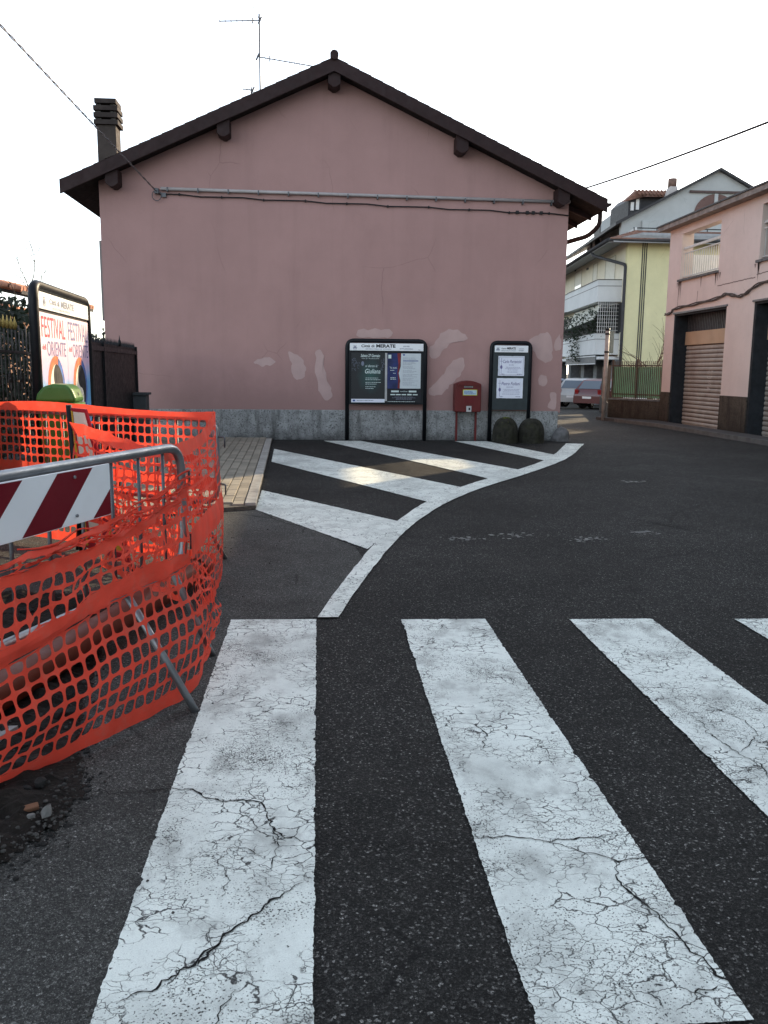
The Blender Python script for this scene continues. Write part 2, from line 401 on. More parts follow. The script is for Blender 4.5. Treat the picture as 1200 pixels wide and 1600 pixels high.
def rounded(pts, r, seg=5):
    pts = [Vector(p) for p in pts]; out = [pts[0]]
    for i in range(1, len(pts) - 1):
        a = (pts[i - 1] - pts[i]); b = (pts[i + 1] - pts[i]); rr = min(r, a.length * .49, b.length * .49)
        p = pts[i] + a.normalized() * rr; q = pts[i] + b.normalized() * rr
        for k in range(seg + 1):
            t = k / seg; out.append(p * (1 - t) ** 2 + pts[i] * 2 * t * (1 - t) + q * t * t)
    out.append(pts[-1]); return out
def text(s, o, ux, uy, width, mt, parent, height=None, bold=0., shear=0., name='lettering', spacing=1.0, align='L'):
    """flat lettering mesh: origin o (baseline left), unit dirs ux/uy, total width"""
    cu = bpy.data.curves.new(name, 'FONT'); cu.body = s; cu.size = 1; cu.shear = shear; cu.offset = bold; cu.space_character = spacing
    cu.resolution_u = 3
    t = bpy.data.objects.new(name, cu); COL.objects.link(t)
    dg = bpy.context.evaluated_depsgraph_get(); me = bpy.data.meshes.new_from_object(t.evaluated_get(dg))
    bpy.data.objects.remove(t); bpy.data.curves.remove(cu)
    xs = [v.co.x for v in me.vertices]; ys = [v.co.y for v in me.vertices]
    if not xs: return None
    x0, x1 = min(xs), max(xs); y0, y1 = min(ys), max(ys)
    kx = width / (x1 - x0); ky = height / (y1 - y0) if height else kx
    o, ux, uy = Vector(o), Vector(ux), Vector(uy); off = wloc(parent)
    for v in me.vertices:
        v.co = o + ux * (v.co.x - x0) * kx + uy * (v.co.y - min(0, y0) * 0) * ky - off
    me.materials.clear(); me.materials.append(mt)
    ob = bpy.data.objects.new(name, me); COL.objects.link(ob); ob.parent = parent; return ob

# ================================================================== GROUND
def gzf(x, y):
    return 0. if y < 26 else (-(y - 26) * .02 if y < 52 else -.52)
g = MB()
xs_ = [-600, -120, -40, -12, -4, 0, 4, 8, 12, 20, 40, 120, 600]; ys_ = [-60, -10, 0, 4, 8, 12, 18, 26, 30, 36, 44, 52, 80, 200, 900]
for y in ys_:
    for x in xs_: g.v.append((x, y, gzf(x, y)))
nx = len(xs_)
for j in range(len(ys_) - 1):
    for i in range(nx - 1):
        a = j * nx + i; g.f.append((a, a + 1, a + nx + 1, a + nx)); g.mi.append(0); g.sm.append(True)
road = g.build('road', asphalt, None, kind='structure')

def wobble_poly(pts, step=.025, amp=.003, z=.004, seed=1):
    r = random.Random(seed); out = []
    for i in range(len(pts)):
        a, b = Vector((*pts[i], z)), Vector((*pts[(i + 1) % len(pts)], z)); d = (b - a); n = max(1, int(d.length / step))
        t = Vector((-d.y, d.x, 0)).normalized()
        for k in range(n): 
            q = a + d * k / n; w_ = r.gauss(0, amp * .5) + noise.noise(q * 9 + Vector((seed, 0, 0))) * amp * 2.2 + noise.noise(q * 37) * amp * 1.6
            if noise.noise(q * 16 + Vector((0, seed, 0))) > .42: w_ += amp * 3.2
            out.append(q + t * w_ * (0 if k == 0 else 1))
    return out
old = MB().ngon(wobble_poly([(-.28, -3), (-.28, 4.9), (.05, 4.95), (.36, 6.4), (.30, 7.0), (-.60, 8.93), (-4.6, 7.0), (-9, 6.5), (-9, -3)], .06, .004, .004, 3)).build('old_asphalt', asphalt_old, None, kind='structure')

# zebra crossing
for u in range(4):
    x0 = -.516 + u * 1.0; x1 = x0 + .5; yt = 4.896 - .02 * (u * 2) * 1.0
    o = MB().ngon(wobble_poly([(x0, 1.66 - .02 * u), (x1, 1.68 - .02 * u), (x1, yt - .01), (x0, yt)], .008, .0018, .008, 10 + u)).build('zebra_stripe', paint, road)
# island hatching
for k, q in enumerate([((-.69, 10.4), (-.66, 8.93), (.40, 6.88), (.80, 8.15)), ((-.82, 15.94), (-.75, 13.69), (1.25, 9.38), (1.88, 10.5)),
                       ((.10, 17.85), (.87, 17.85), (3.02, 12.56), (2.40, 11.35)), ((2.85, 17.85), (3.54, 17.85), (4.22, 14.82), (3.75, 13.94))]):
    MB().ngon(wobble_poly(list(q)[::1], .012, .0022, .008, 20 + k)).build('hatch_stripe', paint_hatch, road)
LL = [Vector((*p, 0)) for p in ((-.01, 4.91), (.15, 5.7), (.31, 6.4), (.475, 7.1), (.67, 7.86), (.905, 8.6), (1.20, 9.4), (1.72, 10.5), (2.46, 11.75), (3.12, 12.8), (3.73, 13.9), (4.24, 15.05), (4.67, 16.17), (5.10, 17.3))]
RR = [Vector((*p, 0)) for p in ((.115, 4.91), (.285, 5.7), (.455, 6.4), (.635, 7.1), (.855, 7.86), (1.12, 8.6), (1.45, 9.4), (2.02, 10.5), (2.77, 11.7), (3.44, 12.8), (4.06, 13.92), (4.585, 15.05), (5.03, 16.17), (5.45, 17.2))]
b = MB(); n = 90
for i in range(n + 1):
    t = i / n; a = catmull(LL, t); c = catmull(RR, t); j = rng.gauss(0, .003)
    b.v += [(a.x + j, a.y, .012), (c.x + j, c.y, .012)]
for i in range(n): b.f.append((2 * i, 2 * i + 1, 2 * i + 3, 2 * i + 2)); b.mi.append(0); b.sm.append(False)
b.build('edge_line', paint_hatch, road)

# the large cracks that run across the stripes
crack_m = mat('crack_dark', (.012, .012, .012), 1., var=.2, bump=0)  # dark colour of the crack lines themselves
def crack(pts, wd, seed, z=.0105):
    r = random.Random(seed); P = [Vector((x, y, 0)) for x, y in pts]; b = MB(); fine = []
    for i in range(len(P) - 1):
        d = P[i + 1] - P[i]; n = max(2, int(d.length / .012)); t = Vector((-d.y, d.x, 0)).normalized()
        for k in range(n):
            q = P[i] + d * k / n; wv = noise.noise(q * 9) * .020 + noise.noise(q * 34) * .016 + noise.noise(q * 90) * .006
            fine.append(q + t * wv)
    fine.append(P[-1]); N = len(fine)
    for i, q in enumerate(fine):
        d = fine[min(i + 1, N - 1)] - fine[max(i - 1, 0)]; t = Vector((-d.y, d.x, 0)).normalized()
        e = wd * (.35 + .9 * abs(noise.noise(q * 23 + Vector((seed, 0, 0)))) + (.5 if r.random() < .08 else 0)) * min(1, 6 * min(i, N - 1 - i) / N + .15)
        b.v += [(q.x + t.x * e, q.y + t.y * e, z), (q.x - t.x * e, q.y - t.y * e, z)]
    for i in range(N - 1): b.f.append((2 * i, 2 * i + 2, 2 * i + 3, 2 * i + 1)); b.mi.append(0); b.sm.append(False)
    return b.build('crack', crack_m, road)
CR = [
 ([(-.80, 2.83), (-.72, 2.80), (-.62, 2.82), (-.52, 2.84)], .003), ([(2.9, 10.2), (3.6, 9.4), (4.4, 9.3), (5.6, 8.2)], .012), ([(3.4, 7.9), (3.7, 8.6), (4.4, 9.3)], .008), ([(4.3, 7.6), (5.2, 7.3), (6.2, 6.2)], .010),
 ([(-.64, 2.82), (-.44, 2.83), (-.33, 2.73), (-.20, 2.72), (-.15, 2.58), (-.12, 2.50), (-.02, 2.47)], .0042),
 ([(-.15, 2.58), (-.13, 2.47), (-.15, 2.38), (-.15, 2.30)], .0022),
 ([(-.04, 2.24), (-.12, 2.19), (-.20, 2.09), (-.27, 2.02), (-.30, 1.93), (-.40, 1.84), (-.47, 1.80)], .0048),
 ([(-.27, 2.02), (-.28, 1.95), (-.30, 1.92)], .006),
 ([(-.21, 1.83), (-.22, 1.76), (-.24, 1.68), (-.24, 1.62)], .0032),
 ([(-.15, 2.38), (-.27, 2.45), (-.30, 2.36), (-.27, 2.27), (-.28, 2.19)], .0018),
 ([(.48, 2.45), (.60, 2.46), (.71, 2.42), (.82, 2.43), (.96, 2.45)], .0042),
 ([(.71, 2.42), (.80, 2.36), (.92, 2.30), (1.03, 2.30), (1.25, 2.36), (1.48, 2.40)], .0036),
 ([(.89, 2.30), (.86, 2.23), (.89, 2.10), (.93, 1.99), (.95, 1.88), (.98, 1.78), (.99, 1.70)], .0046),
 ([(.95, 1.77), (.88, 1.74)], .0035), ([(-.02, 2.47), (.2, 2.44), (.48, 2.45)], .0045), ([(1.48, 2.40), (1.7, 2.38), (2.0, 2.46), (2.4, 2.55)], .005),
 ([(.62, 3.35), (.68, 3.20), (.62, 3.08)], .003), ([(1.68, 3.50), (1.80, 3.30), (1.77, 3.15), (1.62, 3.0)], .003),
 ([(1.60, 3.35), (1.58, 3.12), (1.66, 2.88), (1.62, 2.70)], .003), ([(2.6, 9.0), (3.4, 7.9), (4.3, 7.6), (4.9, 6.7)], .010), ([(3.2, 8.2), (3.9, 7.1), (4.6, 6.3)], .008),
]
for i, (p, wd) in enumerate(CR): crack(p, wd, 40 + i)

# dug-out soil beside the barrier
b = MB()
edge = [(-.80, 2.84), (-.82, 2.60), (-.87, 2.50), (-.94, 2.34), (-1.05, 2.05), (-1.6, 1.75), (-2.6, 1.9), (-3.0, 3.0), (-2.9, 4.6), (-2.3, 5.6), (-1.35, 5.5), (-1.15, 4.6), (-1.0, 3.6), (-.90, 3.15)]
def inside(x, y):
    c = False
    for i in range(len(edge)):
        (x1, y1), (x2, y2) = edge[i], edge[i - 1]
        if (y1 > y) != (y2 > y) and x < (x2 - x1) * (y - y1) / (y2 - y1) + x1: c = not c
    return c
def edist(x, y):
    p = Vector((x, y)); d = 9
    for i in range(len(edge)):
        a, c = Vector(edge[i]), Vector(edge[i - 1]); e = c - a; t = max(0, min(1, (p - a).dot(e) / e.length_squared)); d = min(d, (a + e * t - p).length)
    return d
st = .03; idx = {}
for i in range(int(2.4 / st)):
    for j in range(int(4.0 / st)):
        x = -3.05 + i * st; y = 1.7 + j * st
        jx = x + noise.noise(Vector((x * 6, y * 6, 0))) * .04; jy = y + noise.noise(Vector((x * 6, y * 6, 7))) * .04
        if inside(jx, jy):
            d = min(1, edist(jx, jy) / .14)
            p = Vector((jx, jy, 0))
            h = .006 + d * (.022 + .045 * max(0, noise.noise(p * 5)) + .045 * abs(noise.noise(p * 13)) + .02 * abs(noise.noise(p * 31)))
            idx[i, j] = len(b.v); b.v.append((jx, jy, h))
for (i, j), a in idx.items():
    q = [(i, j), (i + 1, j), (i + 1, j + 1), (i, j + 1)]
    if all(k in idx for k in q): b.f.append(tuple(idx[k] for k in q)); b.mi.append(0); b.sm.append(False)
b.build('bare_soil', soil, None, kind='structure')
def pebble(b, c, r, seed, mi=0, flat=.7):
    rr = random.Random(seed); bm = bmesh.new(); bmesh.ops.create_icosphere(bm, subdivisions=1, radius=1)
    s = [rr.uniform(.7, 1.25) for _ in range(3)]; s[2] *= flat; a = rr.uniform(0, 6.28); ca, sa = math.cos(a), math.sin(a)
    vs = []
    for v in bm.verts:
        p = v.co * (1 + .55 * noise.noise(v.co * 1.9 + Vector((seed * 1.37, seed * .3, 0)))); x, y, z = p.x * s[0], p.y * s[1], p.z * s[2]
        vs.append((c[0] + r * (x * ca - y * sa), c[1] + r * (x * sa + y * ca), c[2] + r * z))
    fs = [tuple(v.index for v in f.verts) for f in bm.faces]; bm.free(); b.add(vs, fs, mi, False)
b = MB(); rg = random.Random(5); cnt = 0
while cnt < 1500:
    t = rg.random(); k = rg.randrange(len(edge)); a = Vector(edge[k]); c = Vector(edge[k - 1]); p = a.lerp(c, t)
    if rg.random() < .45: p = Vector((rg.uniform(-2.6, -.8), rg.uniform(1.9, 5.3)))
    p += Vector((rg.gauss(-.02, .06), rg.gauss(0, .06)))
    if p.x < -2.6 : continue
    ins = inside(p.x, p.y)
    if not ins and rg.random() < .75: continue
    r_ = rg.choice([.0022, .003, .003, .004, .005, .008]) * (1 if ins else .7)
    pebble(b, (p.x, p.y, (.02 if ins else .004) + r_ * .5 + (.02 * min(1, edist(p.x, p.y) / .14) if ins else 0)), r_, cnt); cnt += 1
for i in range(260):
    x, y = rg.uniform(-1.6, -.25), rg.uniform(1.5, 8.5)
    if inside(x, y): continue
    r_ = rg.choice([.0025, .003, .004, .006]); pebble(b, (x, y, .005 + r_ * .5), r_, 2000 + i)
b.build('gravel', gravel_m, None, kind='stuff')
b = MB(); rg = random.Random(9)
for i in range(420):
    k = rg.randrange(len(edge)); p = Vector(edge[k]).lerp(Vector(edge[k - 1]), rg.random()) + Vector((rg.gauss(-.015, .032), rg.gauss(0, .032)))
    pebble(b, (p.x, p.y, .006), rg.choice([.003, .004, .005, .006, .009, .013]), 5000 + i, flat=.5)
for i in range(260):
    p = Vector((rg.uniform(-2.5, -.9), rg.uniform(2.0, 5.2)))
    if inside(p.x, p.y): pebble(b, (p.x, p.y, .05), rg.choice([.008, .012, .018, .03]), 7000 + i, flat=.7)
b.build('asphalt_rubble', mat('asphalt_lump', (.020, .0195, .0185), .95, var=.4, scale=30, bump=.8), None, kind='stuff')
for x, y, r_, sd_ in ((2.35, 7.25, .10, 1), (1.75, 7.45, .13, 2), (3.0, 7.55, .07, 3), (4.2, 11.2, .09, 4), (1.25, 7.3, .08, 5)):
    rr = random.Random(sd_); b = MB()
    for k in range(34):
        q = Vector((x + rr.gauss(0, r_), y + rr.gauss(0, r_ * .55), .0065)); e = rr.uniform(.006, .028)
        b.ngon([(q.x + e * math.cos(a * 1.05) * rr.uniform(.6, 1.2), q.y + e * math.sin(a * 1.05) * rr.uniform(.5, 1.), .0065 + k * .00002) for a in range(6)])
    b.build('worn_paint_mark', mat('faded_paint', (.20, .20, .19), .9, var=.3, bump=0), road, kind='stuff')
stone_l = mat('pale_stone', (.15, .148, .14), .9, var=.25, scale=20, bump=.3)
brick_m = mat('brick_fragment', (.17, .085, .05), .95, var=.2, scale=20, bump=.4)
o = MB(); o.obox((-.935, 2.66, .046), (.022, .009, .002), (-.005, .011, .003), (0, -.003, .008)); o = o.build('brick_fragment', brick_m); bevel(o, .004); setorigin(o, (-.935, 2.66, .04)); tag(o, 'small orange brick fragment lying in the dark soil at the lower left', 'brick')
for (x, y, r_, lab) in ((-.875, 2.625, .022, 'round pale grey pebble at the edge of the soil beside the brick fragment'),
                        (-.915, 2.60, .013, 'small pale pebble touching the round grey pebble in the soil'),
                        (-.985, 2.46, .034, 'largest grey stone lying low in the soil near the picture edge')):
    b = MB(); pebble(b, (x, y, .05), r_, int(abs(x * 1000)), flat=.85); o = b.build('stone', stone_l); setorigin(o, (x, y, .03)); tag(o, lab, 'stone')

# paved sidewalk
sw = MB(); swp = [(-.66, 8.98), (-.955, 17.72), (-.955, 18.19), (-9, 18.19), (-9, 5.2), (-4.6, 7.05), (-2.4, 8.1), (-1.2, 8.75)]
sw.prism([(x, y, .0) for x, y in swp], (0, 0, .040)); sidewalk = sw.build('sidewalk', joint_m, None, kind='structure')
def sw_right(y): return -.66 - (y - 8.98) * .0338 - .13
def sw_front(x):
    pts = [(-9, 5.2), (-4.6, 7.05), (-2.4, 8.1), (-1.2, 8.75), (-.66, 8.98)]
    for (a, ya), (c, yc) in zip(pts, pts[1:]):
        if a <= x <= c: return ya + (yc - ya) * (x - a) / (c - a)
    return 9
paver_me = None; stuffp = MB(); npv = 0; pr_ = random.Random(3)
def paver_geo(b, cx, cy, cz, wx, wy, h):
    e = .006; lo = [(-wx, -wy), (wx, -wy), (wx, wy), (-wx, wy)]; hi = [(-wx + e, -wy + e), (wx - e, -wy + e), (wx - e, wy - e), (-wx + e, wy - e)]
    vs = [(cx + x, cy + y, cz) for x, y in lo] + [(cx + x, cy + y, cz + h * .75) for x, y in lo] + [(cx + x, cy + y, cz + h) for x, y in hi]
    b.add(vs, [(0, 1, 5, 4), (1, 2, 6, 5), (2, 3, 7, 6), (3, 0, 4, 7), (4, 5, 9, 8), (5, 6, 10, 9), (6, 7, 11, 10), (7, 4, 8, 11), (8, 9, 10, 11)])
for col in range(42):
    y0 = 5.5 + (.12 if col % 2 else 0)
    for k in range(54):
        cy = y0 + k * .24; cx = -.72 - .13 - col * .124 - (cy - 8.98) * .0338
        if cy + .12 > 18.15 or cy - .12 < sw_front(cx) + .02: continue
        dz = pr_.uniform(-.003, .003)
        if col < 10 and npv < 292 and cy < 16.9:
            if paver_me is None:
                bb = MB(); paver_geo(bb, 0, 0, 0, .058, .116, .030); o = bb.build('paver', paver_m, sidewalk); paver_me = o
            else:
                o = paver_me.copy(); COL.objects.link(o)
            o.location = (cx, cy, .030 + dz); o.rotation_euler = (pr_.gauss(0, .006), pr_.gauss(0, .006), .0338 + pr_.gauss(0, .006)); npv += 1
        else: paver_geo(stuffp, cx, cy, .030 + dz, .058, .116, .030)
stuffp.build('paver_field', paver_m, sidewalk, kind='stuff')
y = 9.0; k = 0
while y < 17.6:
    y2 = min(y + .88, 17.7); b = MB(); x0 = -.66 - (y - 8.98) * .0338; x1 = -.66 - (y2 - 8.98) * .0338
    b.prism([(x0, y + .006, .002), (x1, y2 - .006, .002), (x1 - .12, y2 - .006, .002), (x0 - .12, y + .006, .002)], (0, 0, .063 + rng.uniform(-.003, .003)))
    bevel(b.build('kerb_stone', kerb_m, sidewalk), .008); y += .88
# opposite sidewalk along the pink garages
b = MB(); b.prism([(9.35, -40, 0), (9.35, 23.0, 0), (8.95, 25.3, 0), (8.7, 26.4, 0), (9.0, 26.6, 0), (9.95, 24.5, 0), (9.95, -40, 0)], (0, 0, .09))
far_walk = b.build('sidewalk', mat('worn_pavement', (.07, .068, .066), .9, var=.25, scale=5, bump=.3), None, kind='structure')
b = MB(); b.box(9.25, 9.36, -40, 23.0, -.02, .10); b.prism([(9.25, 23.0, -.02), (9.36, 23.0, -.02), (8.96, 25.3, -.02), (8.86, 25.2, -.02)], (0, 0, .12)); b.build('kerb_stone', mat('grey_kerb', (.10, .098, .094), .9, var=.25, scale=5, bump=.3), far_walk)

# ================================================================== PINK HOUSE
W0, W1, WY, WB = -4.34, 5.20, 18.20, 31.0
PKX, PKZ = .33, 7.43; EZ = 4.93; EL, ER = -4.97, 5.87
house = thing('pink_house', 'dusty pink gabled house with blank end wall and dark brown roof edge', 'house', (.4, 18.2, 0))
def roofz(x): return PKZ - .02 - abs(x - PKX) * ((PKZ - EZ) / (ER - PKX)) * 1.0
wall = MB(); pts = [(W0, WY, .60), (W1, WY, .60), (W1, WY, roofz(W1) - .18), (PKX, WY, roofz(PKX) - .18), (W0, WY, roofz(W0) - .18)]
wall.prism(pts, (0, WB - WY, 0)); wall = wall.build('wall', pink, house)
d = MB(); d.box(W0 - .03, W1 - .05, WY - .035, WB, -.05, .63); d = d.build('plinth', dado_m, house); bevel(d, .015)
# roof slabs with fascia
for sgn, ex in ((-1, EL), (1, ER)):
    def f(b):
        z0, z1 = roofz(PKX), roofz(ex)
        b.prism([(PKX, WY - .42, z0 - .17), (ex, WY - .42, z1 - .17), (ex, WY - .42, z1), (PKX, WY - .42, z0)], (0, WB + .4 - WY + .42, 0))
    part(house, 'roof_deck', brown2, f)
    def f(b):
        z0, z1 = roofz(PKX) + .015, roofz(ex) + .015
        b.prism([(PKX, WY - .47, z0 - .25), (ex, WY - .47, z1 - .25), (ex, WY - .47, z1), (PKX, WY - .47, z0)], (0, .048, 0))
    part(house, 'bargeboard', brown, f)
    def f(b):   # tile courses, wavy
        n = 24; m_ = 66; dy = (WB + .9 - WY + .5) / m_
        for i in range(n):
            xa = PKX + (ex - PKX) * i / n; xb = PKX + (ex - PKX) * (i + 1.15) / n
            vs = []; 
            for j in range(m_ * 2 + 1):
                y_ = WY - .462 + j * dy / 2; h = .03 if j % 2 else 0.
                vs += [(xa, y_, roofz(xa) + .02 + h + .0), (xb, y_, roofz(xb) + .032 + h)]
            b.add(vs, [(2 * j, 2 * j + 1, 2 * j + 3, 2 * j + 2) for j in range(m_ * 2)])
            
    part(house, 'roof_tiles', tile_m, f, kind='stuff')
def f(b):
    for k in range(34): b.tube([(PKX, WY - .54 + k * .4, PKZ + .02 + .0), (PKX, WY - .54 + k * .4 + .42, PKZ + .05)], [.085, .075], 10)
part(house, 'ridge_tiles', brown, f, kind='stuff')
for cx in (-4.0, -1.83, PKX, 2.88, 4.98):
    def f(b):
        zt = roofz(cx) - .17; z1 = zt - .27; w_ = .12
        b.prism([(cx - w_, WY - .40, zt), (cx - w_, WY - .40, z1), (cx - .03, WY - .40, z1 - .06), (cx + .03, WY - .40, z1 - .06), (cx + w_, WY - .40, z1), (cx + w_, WY - .40, zt)], (0, .39, 0))
    part(house, 'purlin_end', brown, f)
def f(b):   # rafters below the right eave and soffit board
    for k in range(12): y_ = WY + .4 + k * 1.0; b.prism([(W1, y_, roofz(W1) - .19), (ER - .05, y_, roofz(ER - .05) - .19), (ER - .05, y_, roofz(ER - .05) - .27), (W1, y_, roofz(W1) - .31)], (0, .09, 0))
part(house, 'rafters', brown, f)
def f(b):
    n = 10; r_ = .075
    for k in range(n):
        a0 = math.pi * k / n; a1 = math.pi * (k + 1) / n; cx, cz = ER + .04, EZ - .06
        b.quad((cx - r_ * math.cos(a0), WY - .40, cz - r_ * math.sin(a0)), (cx - r_ * math.cos(a1), WY - .40, cz - r_ * math.sin(a1)), (cx - r_ * math.cos(a1), WB, cz - r_ * math.sin(a1)), (cx - r_ * math.cos(a0), WB, cz - r_ * math.sin(a0)))
    b.disc((ER + .04, WY - .40, EZ - .06), (1, 0, 0), (0, 0, -1), r_, r_, 10, 0, 0, math.pi)
part(house, 'gutter', brown, f)
def f(b): b.tube(rounded([(ER + .02, WY + .05, EZ - .12), (ER + .02, WY + .05, EZ - .42), (W1 + .55, WY + .35, EZ - .60), (W1 + .12, WY + .8, EZ - .70), (W1 + .12, WY + .8, 3.0), (W1 + .12, WY + .8, .1)], .12), .05, 8)
part(house, 'downpipe', brown, f)
def f(b): b.box(W0 - .07, W0 - .005, WY + .12, WY + 1.0, 2.42, 4.0)
part(house, 'shutter', mat('grey_shutter', (.23, .21, .2), .7, var=.1), f)
def f(b):   # lighter repainted blotches
    def blob(pts, seed):
        P = [Vector((x, WY - .004, z)) for x, z in pts]; n = len(P); out = []
        for i in range(n):
            for k in range(6):
                t = k / 6; p0, p1, p2, p3 = P[i - 1], P[i], P[(i + 1) % n], P[(i + 2) % n]
                q = .5 * ((2 * p1) + (p2 - p0) * t + (2 * p0 - 5 * p1 + 4 * p2 - p3) * t * t + (3 * p1 - p0 - 3 * p2 + p3) * t ** 3)
                q = q + Vector((noise.noise(q * 9), 0, noise.noise(q * 9 + Vector((3, 0, 0))))) * .06; q.y = WY - .004; out.append(q)
        c = Vector((0, 0, 0))
        for q in out: c += q
        c /= len(out); b.add([c] + out, [(0, i + 1, (i + 1) % len(out) + 1) for i in range(len(out))])
    blob([(-.62, 1.80), (-.40, 1.75), (-.28, 1.5), (-.34, 1.25), (-.52, 1.30), (-.55, 1.55)], 1)
    blob([(-.05, 1.85), (.10, 1.80), (.12, 1.45), (.30, .95), (.10, .88), (-.05, 1.3)], 2)
    blob([(.86, 2.16), (1.45, 2.16), (1.48, 2.30), (.88, 2.29)], 3)
    blob([(2.36, 1.95), (2.55, 2.20), (2.85, 2.34), (3.15, 2.16), (2.98, 2.10), (2.72, 1.98), (2.50, 1.72), (2.36, 1.78)], 4)
    blob([(2.35, 1.05), (2.60, 1.35), (2.86, 1.68), (3.06, 1.70), (3.06, 1.45), (2.85, 1.20), (2.55, .96)], 5)
    blob([(4.50, 2.15), (4.80, 2.27), (4.93, 2.22), (4.97, 1.72), (4.75, 1.70), (4.55, 1.9)], 6)
    blob([(4.70, 1.36), (4.85, 1.36), (4.86, 1.20), (4.71, 1.19)], 7)
    blob([(5.02, 2.05), (5.12, 2.25), (5.16, 2.00), (5.08, 1.92)], 8)
    blob([(4.98, 1.02), (5.1, 1.0), (5.1, .72), (4.95, .70)], 9)
    blob([(-1.35, 1.62), (-1.0, 1.70), (-.92, 1.58), (-1.15, 1.52)], 10)
part(house, 'paint_patches', pink_patch, f)
def f(b): b.tube([(-3.12, WY - .05, 5.00), (0, WY - .05, 4.975), (5.21, WY - .05, 4.935)], .032, 10)
part(house, 'conduit', mat('grey_conduit', (.40, .37, .37), .5, var=.1), f)
def f(b):
    P = [Vector((-3.18 + t * 8.38 / 20, WY - .03, 4.90 - .012 * t * 20 / 20 * .9 + .015 * math.sin(t * 2.1))) for t in range(21)]
    b.tube(P, .012, 6); 
    for t in range(1, 20, 2): b.box(P[t].x - .012, P[t].x + .012, WY - .06, WY - .005, P[t].z - .025, P[t].z + .02)
    for t in (17.4, 17.9, 18.2, 18.6): b.box(-3.18 + t * .419 - .03, -3.18 + t * .419 + .03, WY - .06, WY - .01, 4.68, 4.74)
part(house, 'wall_cable', wire_m, f)
def f(b):
    for k in range(14): b.box(-3.0 + k * .6, -2.975 + k * .6, WY - .085, WY - .004, 4.945 - .0075 * k * .9, 5.025 - .0075 * k * .9)
part(house, 'pipe_clamps', zinc_dark, f)
def f(b):
    b.box(-3.24, -3.16, WY - .10, WY - .002, 4.90, 5.0); b.tube([(-3.2 + .09 * math.cos(a * .5), WY - .08, 4.86 + .10 * math.sin(a * .5)) for a in range(14)], .008, 6); b.box(-3.12, -3.02, WY - .06, WY - .002, 4.84, 4.92)
part(house, 'cable_anchor', zinc_dark, f)
# chimney
ch = part(house, 'chimney', mat('chimney_render', (.055, .045, .040), .9, var=.3, scale=5, dirt=(.05, .04, .04)), lambda b: b.box(-4.83, -4.42, 20.3, 20.75, 4.9, 6.72))
for k in range(4):
    z = 6.74 + k * .145
    part(ch, 'cap_slab', mat('chimney_cap', (.042, .034, .031), .9, var=.25, scale=6), lambda b: b.obox((-4.62, 20.52, z + .04), (.26 - (.03 if k == 3 else 0), 0, 0), (0, .27, 0), (0, 0, .048)))
    if k < 3: part(ch, 'cap_block', stone_m, lambda b: [b.box(-4.84 + i * .31, -4.73 + i * .31, 20.33, 20.71, z + .089, z + .146) for i in (0, 1)])
# corner guard stones
b = MB()
def guard(b):
    n, mm = 14, 10; c = Vector((5.20, 18.05, -.05)); vs = []
    for i in range(mm + 1):
        t = i / mm; r_ = .20 * math.sqrt(max(0, 1 - t ** 2.2)) + .004; z = .36 * t
        for k in range(n):
            a = 2 * math.pi * k / n; rr = r_ * (1 + .22 * noise.noise(Vector((math.cos(a) * 1.3, math.sin(a) * 1.3, t * 2))))
            vs.append((c.x + rr * math.cos(a), c.y + rr * math.sin(a), c.z + z))
    b.add(vs, [(i * n + k, i * n + (k + 1) % n, (i + 1) * n + (k + 1) % n, (i + 1) * n + k) for i in range(mm) for k in range(n)])
guard(b); o = b.build('guard_stone', stone_m); setorigin(o, (5.2, 18.05, 0)); tag(o, 'rough grey guard stone at the foot of the pink house corner', 'stone')

# antenna on the roof
ant = thing('tv_antenna', 'thin tv antenna mast with yagi booms above the brown roof', 'antenna', (-1.27, 20.5, roofz(-1.27)))
part(ant, 'mast', zinc_dark, lambda b: b.tube([(-1.27, 20.5, roofz(-1.27) + .05), (-1.27, 20.5, 9.18)], .018, 6))
def yagi(p, q, n, el, nm):
    p, q = Vector(p), Vector(q)
    def f(b):
        b.tube([p, q], .012, 6)
        for k in range(n):
            c = p.lerp(q, .03 + .95 * k / (n - 1)); b.tube([c + Vector((0, -el, .0)), c + Vector((0, el, 0))], .006, 5)
        b.tube([p + Vector((-.02, 0, .0)), p + Vector((-.16, -.05, .26))], .006, 5); b.tube([p + Vector((-.05, 0, -.07)), p + Vector((.02, 0, .07))], .02, 5); b.tube([p.lerp(q, .2) + Vector((0, 0, -.06)), p.lerp(q, .2) + Vector((0, 0, .06))], .014, 5)
    part(ant, 'yagi_boom', zinc_dark, f)
yagi((-1.24, 20.5, 9.05), (-2.15, 20.5, 9.00), 8, .10, 'a'); yagi((-1.30, 20.5, 8.30), (-.05, 20.5, 8.14), 12, .08, 'b'); yagi((-1.42, 20.5, 7.6), (-1.65, 20.5, 7.62), 4, .16, 'c')

# ================================================================== NOTICE BOARDS ON THE WALL
X, Z, YN = Vector((1, 0, 0)), Vector((0, 0, 1)), Vector((0, -1, 0))
def emblem(b, c, u, v, r, mi=0):
    c, u, v = Vector(c), Vector(u), Vector(v)
    b.add([c + u * r * x + v * r * y for x, y in ((-.45, .3), (.45, .3), (.45, -.2), (0, -.7), (-.45, -.2))], [(0, 1, 2, 3, 4)], mi)
    for k in range(5):
        x = -.5 + k * .25; b.add([c + u * r * (x - .1) + v * r * .4, c + u * r * (x + .1) + v * r * .4, c + u * r * x + v * r * .75], [(0, 1, 2)], mi)
    for sg in (-1, 1):
        b.add([c + u * r * sg * x + v * r * y for x, y in ((.55, .1), (.8, -.1), (.6, -.8), (.1, -.95), (.15, -.8), (.5, -.6))], [(0, 1, 2, 3, 4, 5)] if sg > 0 else [(5, 4, 3, 2, 1, 0)], mi)
